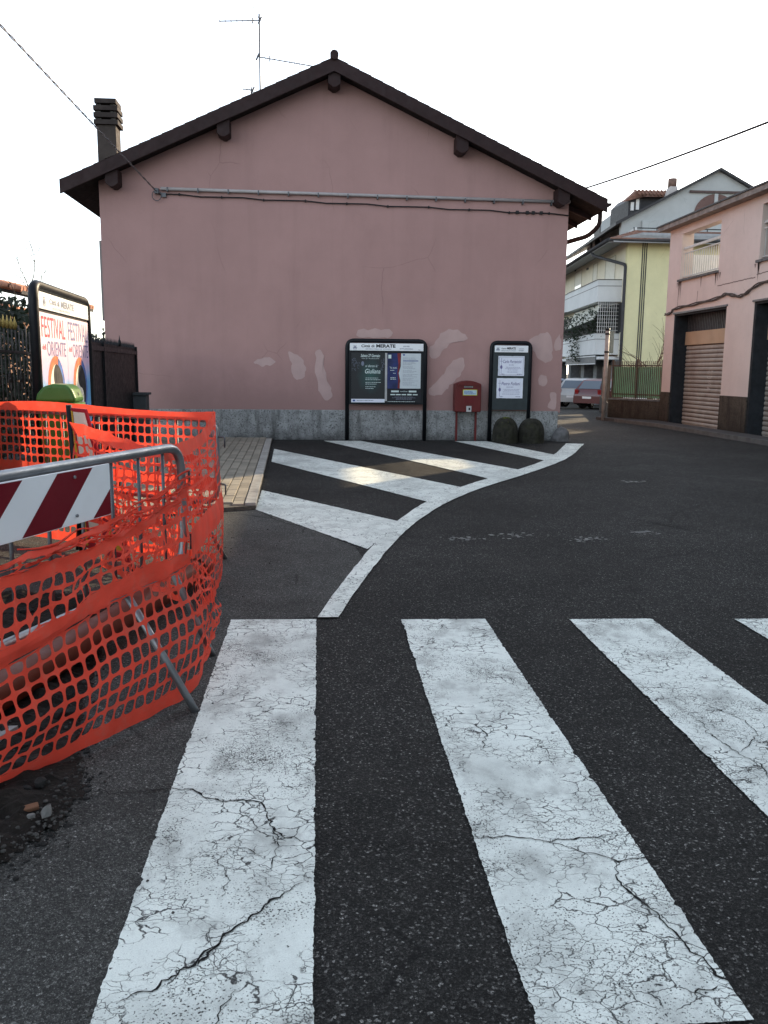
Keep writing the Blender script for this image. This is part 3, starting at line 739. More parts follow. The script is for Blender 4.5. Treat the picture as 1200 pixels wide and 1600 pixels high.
def lines(b, x0, x1, z0, y, rows, pitch, h, seed, center=False, mi=0, u=X, v=Z, o=Vector((0, 0, 0))):
    rr = random.Random(seed)
    for k in range(rows):
        L = (x1 - x0) * rr.uniform(.55, 1.0); a = x0 + ((x1 - x0 - L) / 2 if center else 0); x = a
        while x < a + L - .004:
            wl = min(rr.uniform(.012, .045), a + L - x); z = z0 - k * pitch
            b.add([Vector((x, y, z)), Vector((x + wl, y, z)), Vector((x + wl, y, z + h)), Vector((x, y, z + h))], [(0, 1, 2, 3)], mi); x += wl + .008
def serif_merate(o, ux, uy, width, height, mt, parent):
    text('MERATE', o, ux, uy, width, mt, parent, height, bold=.035)
FR = .042
nb = thing('notice_board', 'wide dark framed town notice board with green and blue posters against the pink wall', 'notice board', (1.4, 18.0, 0), 'town notice boards')
def frame(root, x0, x1, zt, y, zb_l, zb_r, r=.15):
    part(root, 'frame', black_metal, lambda b: b.tube(rounded([(x0, y, zb_l), (x0, y, zt), (x1, y, zt), (x1, y, zb_r)], r, 7), FR, 12))
frame(nb, .60, 2.235, 2.07, 18.02, -.02, -.02)
part(nb, 'back_panel', black_metal, lambda b: b.box(.635, 2.20, 18.0, 18.045, .76, 2.02))
hd = part(nb, 'header', white_paint, lambda b: b.box(.655, 2.185, 17.975, 18.0, 1.865, 2.015)); bevel(hd, .006)
yh = 17.973
text('Città di', (.89, yh, 1.935), X, Z, .27, ink, hd, .055, bold=.02); serif_merate((1.20, yh, 1.932), X, Z, .40, .068, ink, hd)
text('SERVIZIO PUBBLICHE AFFISSIONI', (.98, yh, 1.888), X, Z, .53, ink_g, hd, .022, bold=.01)
text('AVVISI', (1.76, yh, 1.945), X, Z, .13, ink_g, hd, .028, bold=.02); text('ISTITUZIONALI', (1.69, yh, 1.895), X, Z, .27, ink_g, hd, .028, bold=.02); text('350', (2.07, yh, 1.878), X, Z, .05, ink_g, hd, .018)
part(hd, 'emblem', ink_g, lambda b: emblem(b, (.76, yh, 1.935), X, Z, .055))
# green dance poster
s = NT('green_poster'); xx = s.sep(s.tc); dx = s.math('MULTIPLY', s.math('ADD', xx[0], .32), 2.6); dz = s.math('MULTIPLY', s.math('SUBTRACT', xx[2], 1.36), 1.9)
dd_ = s.math('SQRT', s.math('ADD', s.math('MULTIPLY', dx, dx), s.math('MULTIPLY', dz, dz))); dd_ = s.math('ADD', dd_, s.math('MULTIPLY', s.noise(5, 5), .5))
c_ = s.ramp(dd_, [(.25, (.010, .075, .066)), (.7, (.004, .028, .030)), (1., (.002, .005, .008))]); s.base(c_); s.b.inputs['Roughness'].default_value = .5; green_poster = s.m
gp = part(nb, 'poster', green_poster, lambda b: b.box(.685, 1.385, 17.985, 18.0, .875, 1.82), 'dark green poster with white script')
part(gp, 'footer_strip', paper_bl, lambda b: b.box(.685, 1.385, 17.982, 17.9995, .80, .872))
yp = 17.983
text('Sabato 27 Gennaio', (.88, yp, 1.735), X, Z, .40, ink_w, gp, .062, shear=.25, bold=.012); text('Ore 21 Auditorium', (.90, yp, 1.695), X, Z, .36, ink_w, gp, .022, shear=.2)
text('si danza la', (.975, yp, 1.53), X, Z, .25, ink_w, gp, .05, shear=.3); text('Giuliana', (.97, yp, 1.40), X, Z, .32, ink_w, gp, .095, shear=.3, bold=.01)
def f(b):
    lines(b, .98, 1.30, 1.30, yp, 2, .035, .009, 5); lines(b, .98, 1.33, 1.21, yp, 2, .035, .009, 6); lines(b, .98, 1.28, 1.12, yp, 2, .035, .009, 7)
part(gp, 'small_print', ink_w, f)
def f(b):
    for k in range(40):
        sx = rng.choice([-1, 1]); cx = (.70 + abs(rng.gauss(0, .09))) if sx < 0 else (1.37 - abs(rng.gauss(0, .05)))
        z = 1.60 + rng.gauss(0, .05); a = rng.uniform(0, 3); P = [(max(.69, min(1.38, cx + .035 * t / 6 * math.cos(a + t * .5))), yp, z + .035 * t / 6 * math.sin(a + t * .5)) for t in range(7)]
        for p, q in zip(P, P[1:]): b.quad(p, q, (q[0], q[1], q[2] + .006), (p[0], p[1], p[2] + .006))
    b.disc((.92, yp, 1.60), X, Z, .03, .05, 10)
part(gp, 'dancer_motif', mat('smoke_ink', (.16, .18, .24), .7, var=.2, bump=0), f)
part(gp, 'footer_logo', ink_b, lambda b: b.box(.715, .765, 17.981, 17.9818, .82, .855)); part(gp, 'footer_print', ink_g, lambda b: lines(b, .80, 1.33, .833, 17.9815, 1, .03, .012, 8))
# theatre poster
tp = part(nb, 'poster', mat('black_poster', (.010, .012, .018), .4, var=.2, bump=0), lambda b: b.box(1.435, 2.145, 17.985, 18.0, .80, 1.82), 'theatre poster with blue panel, red curtain and white programme')
part(tp, 'blue_panel', mat('blue_poster', (.018, .030, .12), .4, var=.5, scale=4, bump=0), lambda b: b.ngon([(1.437, 17.983, 1.09), (1.68, 17.983, 1.09), (1.69, 17.983, 1.3), (1.67, 17.983, 1.45), (1.70, 17.983, 1.6), (1.70, 17.983, 1.818), (1.437, 17.983, 1.818)]))
part(tp, 'curtain_shape', mat('curtain_red', (.20, .025, .03), .5, var=.3, bump=0), lambda b: b.ngon([(1.655, 17.981, 1.10), (1.70, 17.981, 1.09), (1.70, 17.981, 1.25), (1.665, 17.981, 1.41), (1.705, 17.981, 1.55), (1.715, 17.981, 1.818), (1.64, 17.981, 1.818), (1.665, 17.981, 1.6), (1.645, 17.981, 1.42), (1.665, 17.981, 1.28)]))
pg = part(tp, 'programme_sheet', mat('programme_paper', (.55, .60, .62), .6, var=.05, bump=0), lambda b: b.ngon([(1.685, 17.982, 1.093), (2.135, 17.982, 1.093), (2.135, 17.982, 1.815), (1.72, 17.982, 1.815), (1.715, 17.982, 1.55), (1.675, 17.982, 1.41), (1.71, 17.982, 1.25)]))
part(pg, 'programme_print', ink_g, lambda b: [lines(b, 1.76, 2.08, 1.72 - k * .085, 17.9805, 3, .024, .007, 11 + k) for k in range(7)]); part(pg, 'programme_heading', ink_b, lambda b: [b.quad((1.76, 17.980, 1.655), (2.08, 17.980, 1.655), (2.08, 17.980, 1.668), (1.76, 17.980, 1.668)), b.quad((1.76, 17.980, 1.77), (1.80, 17.980, 1.77), (1.80, 17.980, 1.80), (1.76, 17.980, 1.80))])
text('Va tutti', (1.485, 17.9815, 1.50), X, Z, .15, ink_w, tp, .045); part(tp, 'small_print', ink_w, lambda b: [lines(b, 1.50, 1.64, 1.46, 17.9815, 1, .03, .012, 31), lines(b, 1.56, 1.64, 1.40, 17.9815, 1, .03, .012, 32), lines(b, 1.50, 1.64, 1.31, 17.9815, 2, .03, .012, 33)])
part(tp, 'white_logo', ink_w, lambda b: b.box(1.455, 1.515, 17.9812, 17.9826, 1.71, 1.785))
part(tp, 'sponsor_tags', ink_w, lambda b: [b.box(1.52 + a, 1.52 + a + wd, 17.981, 17.9845, z, z + h) for a, wd, z, h in ((0, .16, 1.015, .035), (.37, .16, 1.015, .035), (-.015, .10, .955, .022), (.10, .10, .955, .022), (.22, .095, .955, .022), (.34, .09, .953, .028), (.455, .10, .955, .022))])
text('nuvolArte', (1.71, 17.984, 1.02), X, Z, .15, ink_w, tp, .03); part(tp, 'fine_print', ink_g, lambda b: lines(b, 1.52, 2.06, .915, 17.984, 4, .018, .007, 41, True)); part(tp, 'bottom_print', ink_w, lambda b: lines(b, 1.45, 2.13, .815, 17.984, 1, .03, .010, 42))
part(nb, 'poster_gap_paper', mat('torn_paper', (.42, .42, .42), .8, var=.2, bump=0), lambda b: b.box(1.387, 1.432, 17.99, 18.0, .83, 1.82))
# narrow board
nb2 = thing('notice_board', 'narrow dark framed notice board with two white notices beside the mailbox', 'notice board', (4.05, 18.0, 0), 'town notice boards')
frame(nb2, 3.63, 4.46, 2.06, 18.02, -.02, -.02, .13)
part(nb2, 'back_panel', mat('dark_green_grey', (.035, .045, .048), .5, var=.15), lambda b: b.box(3.665, 4.425, 18.0, 18.045, .66, 2.01))
hd = part(nb2, 'header', white_paint, lambda b: b.box(3.69, 4.40, 17.975, 18.0, 1.86, 2.0)); bevel(hd, .006)
text('Città di', (3.83, yh, 1.925), X, Z, .10, ink, hd, .028, bold=.02); serif_merate((3.95, yh, 1.922), X, Z, .18, .045, ink, hd); text('SERVIZIO PUBBLICHE AFFISSIONI', (3.83, yh, 1.885), X, Z, .30, ink_g, hd, .018, bold=.01); text('ANNUNCI', (4.20, yh, 1.925), X, Z, .11, ink_g, hd, .02, bold=.02); text('FUNEBRI', (4.20, yh, 1.89), X, Z, .10, ink_g, hd, .02, bold=.02)
part(hd, 'emblem', ink_g, lambda b: emblem(b, (3.755, yh, 1.928), X, Z, .048))
purple = mat('violet_ink', (.16, .15, .30), .7, var=.1, bump=0)
for (x0, x1, z0, z1, nm, sd_) in ((3.775, 4.33, 1.375, 1.785, 'Carlo Parravicini', 1), (3.755, 4.315, .905, 1.325, 'Pietro Fioliani', 2)):
    nt_ = part(nb2, 'notice_sheet', paper_bl, lambda b: b.prism([(p.x, 17.992, p.y) for p in wobble_poly([(x0, z0), (x1, z0), (x1, z1), (x0, z1)], .04, .0011, 0, sd_)], (0, .008, 0)))
    yq = 17.990
    text(nm, (x0 + .10, yq, z1 - .145), X, Z, x1 - x0 - .16, purple, nt_, .068, shear=.28, bold=.008)
    def f(b):
        lines(b, x0 + .20, x1 - .20, z1 - .19, yq, 1, .03, .010, 50 + sd_, True); lines(b, x0 + .14, x1 - .06, z1 - .235, yq, 3, .028, .007, 52 + sd_, True); lines(b, x0 + .12, x1 - .06, z1 - .335, yq, 1, .03, .008, 54 + sd_, True); lines(b, x0 + .08, x0 + .18, z0 + .03, yq, 1, .03, .01, 55); lines(b, x1 - .15, x1 - .05, z0 + .03, yq, 1, .03, .01, 56)
        b.box(x0 + .062, x0 + .068, yq, yq + .001, z0 + .03, z1 - .04); b.box(x0 + .03, x0 + .10, yq, yq + .001, z1 - .11, z1 - .104)
        b.disc((x0 + .065, yq - .0005, z0 + .18), X, Z, .025, .04, 10)
    part(nt_, 'notice_print', purple, f)
    if sd_ == 1: part(nt_, 'ruled_border', ink_g, lambda b: [b.box(x0 + .02, x1 - .02, yq, yq + .001, z, z + .005) for z in (z0 + .02, z1 - .025)] + [b.box(x, x + .005, yq, yq + .001, z0 + .02, z1 - .02) for x in (x0 + .02, x1 - .025)])
# mailbox
mb = thing('mailbox', 'dark red metal mailbox on two thin legs between the notice boards', 'mailbox', (3.12, 17.95, 0))
def f(b):
    n = 8; P = [(2.845, .62), (3.395, .62), (3.395, 1.20)] + [(3.395 - .55 * (k + 1) / 9, 1.20 + .07 * math.sin(math.pi * (k + 1) / 9)) for k in range(8)] + [(2.845, 1.20)]
    b.prism([(x, 17.80, z) for x, z in P], (0, .30, 0))
bd = part(mb, 'body', mail_red, f); bevel(bd, .018, 3)
part(mb, 'hood', mail_red, lambda b: b.prism([(2.90, 17.775, 1.17), (3.34, 17.775, 1.17), (3.32, 17.775, 1.205), (2.92, 17.775, 1.205)], (0, .03, 0)))
part(mb, 'slot_plate', zinc, lambda b: b.box(3.03, 3.21, 17.785, 17.80, 1.125, 1.155))
part(mb, 'slot', ink, lambda b: b.box(3.045, 3.195, 17.783, 17.7845, 1.133, 1.145))
lb = part(mb, 'label_plate', mat('yellow_edge', (.55, .52, .08), .5, var=.1), lambda b: b.box(3.005, 3.305, 17.792, 17.80, .965, 1.085)); part(lb, 'label_card', mat('pale_blue_card', (.42, .55, .62), .6, var=.1), lambda b: b.box(3.018, 3.292, 17.789, 17.7915, .978, 1.072)); part(lb, 'label_print', ink_b, lambda b: [lines(b, 3.03, 3.28, 1.045 - k * .026, 17.788, 1, .02, .012, 60 + k) for k in range(3)])
part(mb, 'door_recess', mat('deep_red', (.12, .012, .014), .5, var=.1), lambda b: b.box(3.03, 3.24, 17.794, 17.80, .81, .94))
lk = part(mb, 'lock_plate', mat('grey_plate', (.45, .45, .44), .5, var=.1), lambda b: b.box(3.085, 3.19, 17.786, 17.80, .625, .745)); part(lk, 'keyhole', ink, lambda b: b.box(3.13, 3.165, 17.784, 17.7855, .66, .71))
for x in (2.905, 3.315): part(mb, 'leg', mail_red, lambda b: b.box(x - .022, x + .022, 17.93, 17.97, -.02, .625))
# mossy concrete domes
def dome(cx, cy, r, h, seed, lab):
    b = MB(); n, mm = 28, 16; vs = []
    for i in range(mm + 1):
        t = i / mm; rr = r * (1.0 if t < .3 else math.cos((t - .3) / .7 * math.pi / 2) ** .8) + .002; z = h * (t / .3 * .42 if t < .3 else .42 + .58 * math.sin((t - .3) / .7 * math.pi / 2))
        for k in range(n):
            a = 2 * math.pi * k / n; q = rr * (1 + .05 * noise.noise(Vector((math.cos(a) * 2 + seed, math.sin(a) * 2, t * 3))))
            vs.append((cx + q * math.cos(a), cy + q * math.sin(a), -.03 + z))
    b.add(vs, [(i * n + k, i * n + (k + 1) % n, (i + 1) * n + (k + 1) % n, (i + 1) * n + k) for i in range(mm) for k in range(n)], 0, True)
    o = b.build('concrete_dome', moss_stone); setorigin(o, (cx, cy, 0)); tag(o, lab, 'bollard', 'mossy concrete domes'); return o
def moss_dot(b, i):
    a = rng.gauss(-1.9, .55); e = rng.uniform(.75, 1.35); r_ = .265
    pebble(b, (3.87 + r_ * math.cos(a) * math.cos(e), 17.55 + r_ * math.sin(a) * math.cos(e), .14 + .40 * math.sin(e)), rng.uniform(.010, .024), i, flat=.5)
d1 = dome(3.87, 17.55, .265, .56, 1, 'mossy round concrete dome with yellow green moss in front of the narrow board')
d2 = dome(4.42, 17.55, .27, .54, 5, 'darker mossy concrete dome nearest the house corner')
part(d1, 'moss', mat('yellow_moss', (.085, .10, .010), 1., var=.4, scale=20, bump=.8), lambda b: [moss_dot(b, i) for i in range(90)], kind='stuff')

# ================================================================== RIGHT PINK GARAGE BUILDING
gb = thing('garage_building', 'pink two storey garage building with roller shutters and open loggias', 'building', (9.95, 20, 0))
FX = 9.95; TH = .42
def wbox(name, m_, x0, x1, y0, y1, z0, z1, label=None): return part(gb, name, m_, lambda b: b.box(x0, x1, y0, y1, z0, z1), label)
D1a, D1b = 20.70, 23.82; D2a, D2b = 16.0, 19.35; LT = 3.10
L1a, L1b, LZ0, LZ1 = 21.30, 23.60, 4.0, 5.22; L2a, L2b = 15.5, 19.30
def f(b):
    b.box(FX, FX + TH, D1b, 24.43, .93, 5.42); b.box(FX, FX + TH, D2b, D1a, .93, LT); b.box(FX, FX + TH, L1a, D1b, LT, LZ0); b.box(FX, FX + .26, L1b, D1b - .001, LZ0, 5.42); b.box(FX, FX + .26, L2b, L1a, LT, 5.42)
    b.box(FX, FX + TH, 12.0, L2b, LT, LZ0); b.box(FX, FX + .26, L1a, L1b, LZ1, 5.42); b.box(FX, FX + TH, L2a, L2b, LZ1, 5.42); b.box(FX, FX + TH, 12.0, L2a, LZ0, 5.42); b.box(FX, FX + TH, 12.0, D2a, .93, LT)
    b.box(FX + TH, 13.5, 24.05, 24.43, 0, 4.0)
part(gb, 'wall', pink2, f)
def f(b):
    for a, c in ((D1b, 24.45), (D2b, D1a), (12.0, D2a)): b.box(FX - .02, FX + TH, a, c, -.1, .925)
part(gb, 'dado', dado2_m, f)
for a, c in ((D1a, D1b), (D2a, D2b)):
    DX = FX + .36
    part(gb, 'jamb', jamb_m, lambda b: [b.box(FX + .008, DX + .3, c - .09, c + .012, .0, LT - .001), b.box(FX + .10, DX + .3, a - .012, a + .05, .0, LT - .001), b.box(FX + .02, FX + .10, a, c - .09, LT - .07, LT + .004)])
    part(gb, 'transom_panel', panel_m, lambda b: b.box(DX - .04, DX + .02, a + .05, c - .09, 2.24, 2.60))
    gr = part(gb, 'vent_grille', jamb_m, lambda b: b.box(DX + .10, DX + .14, a + .05, c - .09, 2.60, LT))
    for k in range(30):
        y_ = a + .10 + k * (c - a - .25) / 29
        part(gr, 'bar', zinc_dark, lambda b: b.box(DX + .0, DX + .02, y_, y_ + .03, 2.61, LT - .05))
    part(gb, 'lintel_lip', zinc_dark, lambda b: b.box(FX - .03, FX + .015, a - .05, c + .05, LT - .015, LT + .03))
    sh = part(gb, 'roller_shutter', shutter_m, lambda b: b.box(DX + .03, DX + .05, a + .05, c - .09, .02, 2.235))
    for k in range(19):
        z0 = .06 + k * .1145
        def f(b):   # curved slat
            n = 5; P = []
            for t in range(n + 1):
                u = t / n; P.append((DX + .022 - .018 * math.sin(math.pi * u) ** .7, z0 + .088 * u))
            ya, yb = a + .055, c - .095; vs = []
            for x_, z_ in P: vs += [(x_, ya, z_), (x_, yb, z_)]
            b.add(vs, [(2 * t, 2 * t + 1, 2 * t + 3, 2 * t + 2) for t in range(n)], 0, True)
            b.box(DX + .018, DX + .028, ya, yb, z0 + .088, z0 + .1145, 1)
        part(sh, 'slat', [shutter_m, mat('shutter_gap', (.10, .07, .055), .8, var=.15)], f)
    part(sh, 'guide_rail', jamb_m, lambda b: b.box(DX - .02, DX + .04, a + .051, a + .085, 0.02, 1.35))
part(bpy.data.objects['roller_shutter'], 'graffiti', mat('chalk_scrawl', (.55, .5, .46), .9, var=.2, bump=0), lambda b: [b.tube([(10.275, 22.1 + .12 * math.sin(k * 1.7 + t * .9) * (1 if t else 1) - t * .02, 1.50 - k * .14 + .035 * math.cos(t * 1.4 + k)) for t in range(6)], .006, 4) for k in range(4)])
# loggias
part(gb, 'sill', stone_m, lambda b: [b.box(FX - .07, FX + TH + .03, L1a - .04, L1b + .03, 3.945, 4.003), b.box(FX - .07, FX + TH + .03, L2a - .02, L2b + .03, 3.945, 4.003)])
for a, c in ((L1a, L1b), (L2a, L2b)):
    rl = part(gb, 'railing', mat('white_railing', (.5, .5, .48), .5, var=.12), lambda b: b.box(FX + .05, FX + .10, a + .02, c - .02, 4.80, 4.86)); part(rl, 'rail', MATS['white_railing'], lambda b: [b.box(FX + .06, FX + .09, a + .02, c - .02, 4.68, 4.705), b.box(FX + .06, FX + .09, a + .02, c - .02, 4.06, 4.085)])
    nb_ = 17
    for k in range(nb_): y_ = a + .08 + k * (c - a - .18) / (nb_ - 1); part(rl, 'baluster', MATS['white_railing'], lambda b: b.box(FX + .066, FX + .084, y_, y_ + .018, 4.08, 4.69))
part(gb, 'terrace_wall', white_m, lambda b: [b.box(FX + TH, 11.3, 23.90, 24.0, 3.9, 4.72)])
part(gb, 'loggia_back_wall', mat('loggia_cream', (.55, .50, .38), .9, var=.1), lambda b: [b.box(11.3, 11.5, 12.0, 20.2, 3.9, 5.58), b.box(FX + .53, 11.3, 12.0, 20.2, 5.43, 5.58), b.box(FX + TH, 11.3, 19.9, 20.2, 3.9, 5.42)])  # back wall raised and ceiling added to stop sun passing through this loggia
part(gb, 'terrace_slab', stone_m, lambda b: b.box(FX + TH + .001, 16, 12, 24.04, 3.70, 3.90))
part(gb, 'back_block', grey_w, lambda b: b.box(15.6, 16.0, 12, 24.04, 0, 3.69))
aw = part(gb, 'awning', mat('corrugated_sheet', (.06, .06, .06), .8, var=.2), lambda b: [b.tube([(12.9 + k * .12, 24.4, 4.95), (12.9 + k * .12, 25.6, 5.05)], .07, 6) for k in range(9)])
part(gb, 'roof_slab', mat('grey_coping', (.23, .20, .18), .9, var=.3, scale=5, dirt=(.06, .06, .06), bump=.4), lambda b: b.prism([(FX - .26, 12, 5.42), (FX - .26, 24.75, 5.42), (FX - .26, 24.75, 5.54), (FX - .26, 12, 5.54)], (.56, 0, 0)))
part(gb, 'roof_flashing', dark_trim, lambda b: b.box(FX - .29, FX + .34, 12, 24.78, 5.542, 5.58))
def f(b):   # stained runs under the sill and cracked seams
    for k in range(26):
        y_ = rng.choice([rng.uniform(L1a - .1, L1b + .05), rng.gauss(L1a, .12), rng.gauss(L2b, .14), rng.gauss(L1b, .08)]); L = abs(rng.gauss(0, .18)) + .04; wd = rng.uniform(.01, .05)
        b.add([(FX - .0025, y_ - wd, 3.944), (FX - .0025, y_ + wd, 3.944), (FX - .0025, y_ + wd * .3, 3.944 - L * .7), (FX - .0025, y_, 3.944 - L)], [(0, 1, 2, 3)])
    for (y0, z0, y1, z1) in ((L1a - .02, 3.62, L2b + .1, 3.64), (L2b + .05, 3.70, 17.5, 3.72), (L1b + .03, 4.0, L1b + .05, 3.2), (22.4, 3.6, 22.42, 3.25)):
        n = 14
        for t in range(n):
            ya, yb = y0 + (y1 - y0) * t / n, y0 + (y1 - y0) * (t + 1) / n; za, zb = z0 + (z1 - z0) * t / n + rng.gauss(0, .006), z0 + (z1 - z0) * (t + 1) / n
            dy, dz = (0, .012) if abs(y1 - y0) > abs(z1 - z0) else (.014, 0)
            b.add([(FX - .002, ya - dy, za - dz), (FX - .002, yb - dy, zb - dz), (FX - .002, yb + dy, zb + dz), (FX - .002, ya + dy, za + dz)], [(0, 1, 2, 3)])
part(gb, 'stains', mat('soot_stain', (.20, .15, .135), .95, var=.3, bump=0), f)
def f(b):
    P = [(24.4, 3.10), (24.0, 3.12), (23.75, 3.22), (22.6, 3.25), (21.2, 3.30), (20.7, 3.36), (20.1, 3.26), (19.7, 3.30), (19.2, 3.44), (18.0, 3.50), (16.0, 3.5)]
    for dz, r_ in ((0, .022), (.035, .016)): b.tube([catmull([Vector((FX - .04, y_, z_ + dz)) for y_, z_ in P], t / 60) + Vector((0, 0, .012 * math.sin(t * 1.3 + dz * 60))) for t in range(61)], r_, 6)
part(gb, 'facade_cable', mat('dusty_cable', (.08, .06, .05), .8, var=.3), f)
# taller neighbour that continues up the street, out of the picture
nbh = thing('tall_house', 'tall grey house that continues the row beyond the garages', 'house', (12, 0, 0))
part(nbh, 'wall', grey_w, lambda b: b.box(FX + .02, 17, -30, 11.99, 0, 10.5)); part(nbh, 'roof', tile_m, lambda b: b.prism([(FX - .4, -30.3, 10.5), (17.4, -30.3, 10.5), (13.5, -30.3, 12.4)], (0, 42.2, 0)))
part(gb, 'unseen_sun_block', grey_w, lambda b: [b.box(11.55, 15.5, 12, 20.2, 5.59, 9.0), b.box(11.55, 15.5, 12, 20.2, 3.91, 5.588)])  # unseen block added above the garages, sized to keep sun off the netting

# pole with a sign seen from behind, low wall with fence
pole = thing('sign_pole', 'weathered grey steel pole with dark green sign seen edge on', 'sign pole', (8.80, 26.0, 0))
part(pole, 'post', mat('pole_grey', (.38, .34, .31), .6, .2, var=.25, scale=5, dirt=(.2, .15, .12)), lambda b: b.tube([(8.80, 26.0, -.05), (8.80, 26.0, 2.72)], .062, 14))
part(pole, 'post_cap', black_metal, lambda b: b.tube([(8.80, 26.0, 2.72), (8.80, 26.0, 2.79)], .066, 12)); part(pole, 'clamp', black_metal, lambda b: [b.tube([(8.80, 26.0, z), (8.80, 26.0, z + .05)], .072, 12) for z in (2.06, 2.60)])
part(pole, 'sign_plate', mat('dark_green_sign', (.018, .032, .026), .5, var=.15), lambda b: b.obox((8.95, 26.10, 2.38), (.11, .10, 0), (-.012, .012, 0), (0, 0, .33)))
lw = thing('garden_wall', 'low stained brown garden wall at the street corner under the green fence', 'wall', (9.4, 25.3, 0))
wa, wb_ = Vector((9.95, 24.50, 0)), Vector((8.98, 26.15, 0)); wd_ = (wb_ - wa).normalized(); wn = Vector((-wd_.y, wd_.x, 0))
def slab(b, a, c, t0, t1, z0, z1):
    b.prism([a + wn * t0 + Z * z0, c + wn * t0 + Z * z0, c + wn * t1 + Z * z0, a + wn * t1 + Z * z0], (0, 0, z1 - z0))
part(lw, 'wall', dado2_m, lambda b: slab(b, wa, wb_, -.20, 0, -.1, .64)); part(lw, 'coping', stone_m, lambda b: slab(b, wa, wb_, -.23, .03, .64, .69))
fe = thing('metal_fence', 'rusty bar fence on the low wall with green plastic sheet behind', 'fence', tuple(wa + Z * .69))
Lw = (wb_ - wa).length
part(fe, 'rail', mat('rusty_bar', (.10, .075, .06), .7, .3, var=.3), lambda b: [slab(b, wa, wb_, -.125, -.095, z, z + .035) for z in (.80, 1.66)])
for k in range(27):
    q = wa + wd_ * (.04 + k * (Lw - .08) / 26); thick = .022 if k in (0, 13, 26) else .009
    part(fe, 'bar', MATS['rusty_bar'], lambda b: b.obox(q - wn * .11 + Z * 1.25, wd_ * thick, wn * thick, Z * (.56 if k not in (0, 13, 26) else .60)))
for k in range(24):
    q = wa + wd_ * ((k + .5) * Lw / 24)
    part(fe, 'sheet_panel', mat_leaf('green_sheet', (.26, .44, .34), .12), lambda b: b.prism([q - wd_ * Lw / 48 * .98 - wn * .16 + Z * .72, q - wn * .19 + Z * .72, q + wd_ * Lw / 48 * .98 - wn * .16 + Z * .72], (0, 0, .92)))
sh2 = (wb_ - wa)
# return of the fence along the side street
fe2 = thing('metal_fence', 'bar fence running back from the street corner beside the parked cars', 'fence', (9.0, 26.2, 0))
part(fe2, 'wall', dado2_m, lambda b: b.prism([(9.0, 26.15, -.4), (9.2, 26.12, -.4), (12.2, 36, -.4), (12.0, 36.05, -.4)], (0, 0, .9)))
part(fe2, 'bars', MATS['rusty_bar'], lambda b: [b.box(9.06 + k * .1, 9.075 + k * .1, 26.3 + k * .326, 26.315 + k * .326, .45, 1.7) for k in range(30)], kind='stuff')

# bare shrub behind the fence
def branch(b, p, d, L, r, depth, rr, up=.15, spread=.6, n=5, kids=3):
    pts = [Vector(p)]; dd = Vector(d).normalized(); seg = 5
    for k in range(seg):
        dd = (dd + Vector((rr.gauss(0, .13), rr.gauss(0, .13), rr.gauss(0, .08) + up * .2))).normalized(); pts.append(pts[-1] + dd * L / seg)
    b.tube(pts, [r * (1 - .55 * k / seg) for k in range(seg + 1)], n, caps=False)
    if depth > 0:
        for k in range(kids):
            i = rr.randint(2, seg); nd = (dd + Vector((rr.gauss(0, spread), rr.gauss(0, spread), rr.gauss(.1, spread * .5)))).normalized()
            branch(b, pts[i], nd, L * rr.uniform(.55, .8), r * .5, depth - 1, rr, up, spread, max(3, n - 1), kids)
def shrub(name, loc, n, L, r, depth, seed, lab, cat, kids=3, lean=(0, 0)):
    rr = random.Random(seed); t = thing(name, lab, cat, loc); b = MB(); c = MB()
    for k in range(n):
        a = rr.uniform(0, 6.28); d = Vector((math.cos(a) * .35 + lean[0], math.sin(a) * .35 + lean[1], 1))
        branch(b if k == 0 else c, Vector(loc) + Vector((math.cos(a), math.sin(a), 0)) * .05, d, L * rr.uniform(.7, 1.1), r, depth, rr, kids=kids)
    b.build('trunk', bark, t); 
    if c.v: c.build('branches', bark, t)
    return t
shrub('bare_shrub', (10.25, 25.6, .3), 6, 1.6, .028, 2, 21, 'bare leafless shrub behind the green fence against the yellow wall', 'shrub', lean=(-.1, 0))
def leaves(b, n, c, sx, sy, sz, size, rr, shape='box'):
    for _ in range(n):
        if shape == 'box': p = Vector((rr.uniform(-1, 1), rr.uniform(-1, 1), rr.uniform(-1, 1)))
        else:
            p = Vector((rr.gauss(0, 1), rr.gauss(0, 1), rr.gauss(0, 1))).normalized() * rr.random() ** .33
        q = Vector((c[0] + p.x * sx, c[1] + p.y * sy, c[2] + p.z * sz))
        u = Vector((rr.gauss(0, 1), rr.gauss(0, 1), rr.gauss(0, 1))).normalized(); v = u.orthogonal().normalized(); k = size * rr.uniform(.6, 1.3)
        b.add([q - u * k, q + v * k * .45, q + u * k, q - v * k * .45], [(0, 1, 2, 3)])

# ================================================================== YELLOW APARTMENT BUILDING
ap = thing('apartment_building', 'lime yellow apartment building with grey balconies and a grey attic gable', 'building', (16.5, 46, -.4))
A0 = Vector((16.45, 46.0, 0)); ad = Vector((math.sin(.094), math.cos(.094), 0)); an = Vector((-ad.y, ad.x, 0))   # an points to the street side (-X)
GZ = -.45
def fp(s_, o, z): return A0 + ad * s_ + an * o + Z * z      # facade point
def fbox(b, s0, s1, o0, o1, z0, z1, mi=0):
    b.prism([fp(s0, o0, z0), fp(s1, o0, z0), fp(s1, o1, z0), fp(s0, o1, z0)], (0, 0, z1 - z0), mi)
part(ap, 'facade_wall', cream_w, lambda b: [fbox(b, .9, 22, -6, 0, 2.35, 8.65), fbox(b, .03, .899, -.2, 0, 2.35, 8.65)])
part(ap, 'gable_wall', yellow_w, lambda b: b.box(16.44, 22.0, 45.98, 46.3, 1.0, 8.7), 'lime yellow end wall')
part(ap, 'wall_base', cream_w, lambda b: b.box(16.46, 22.0, 45.99, 46.3, GZ, 1.0))
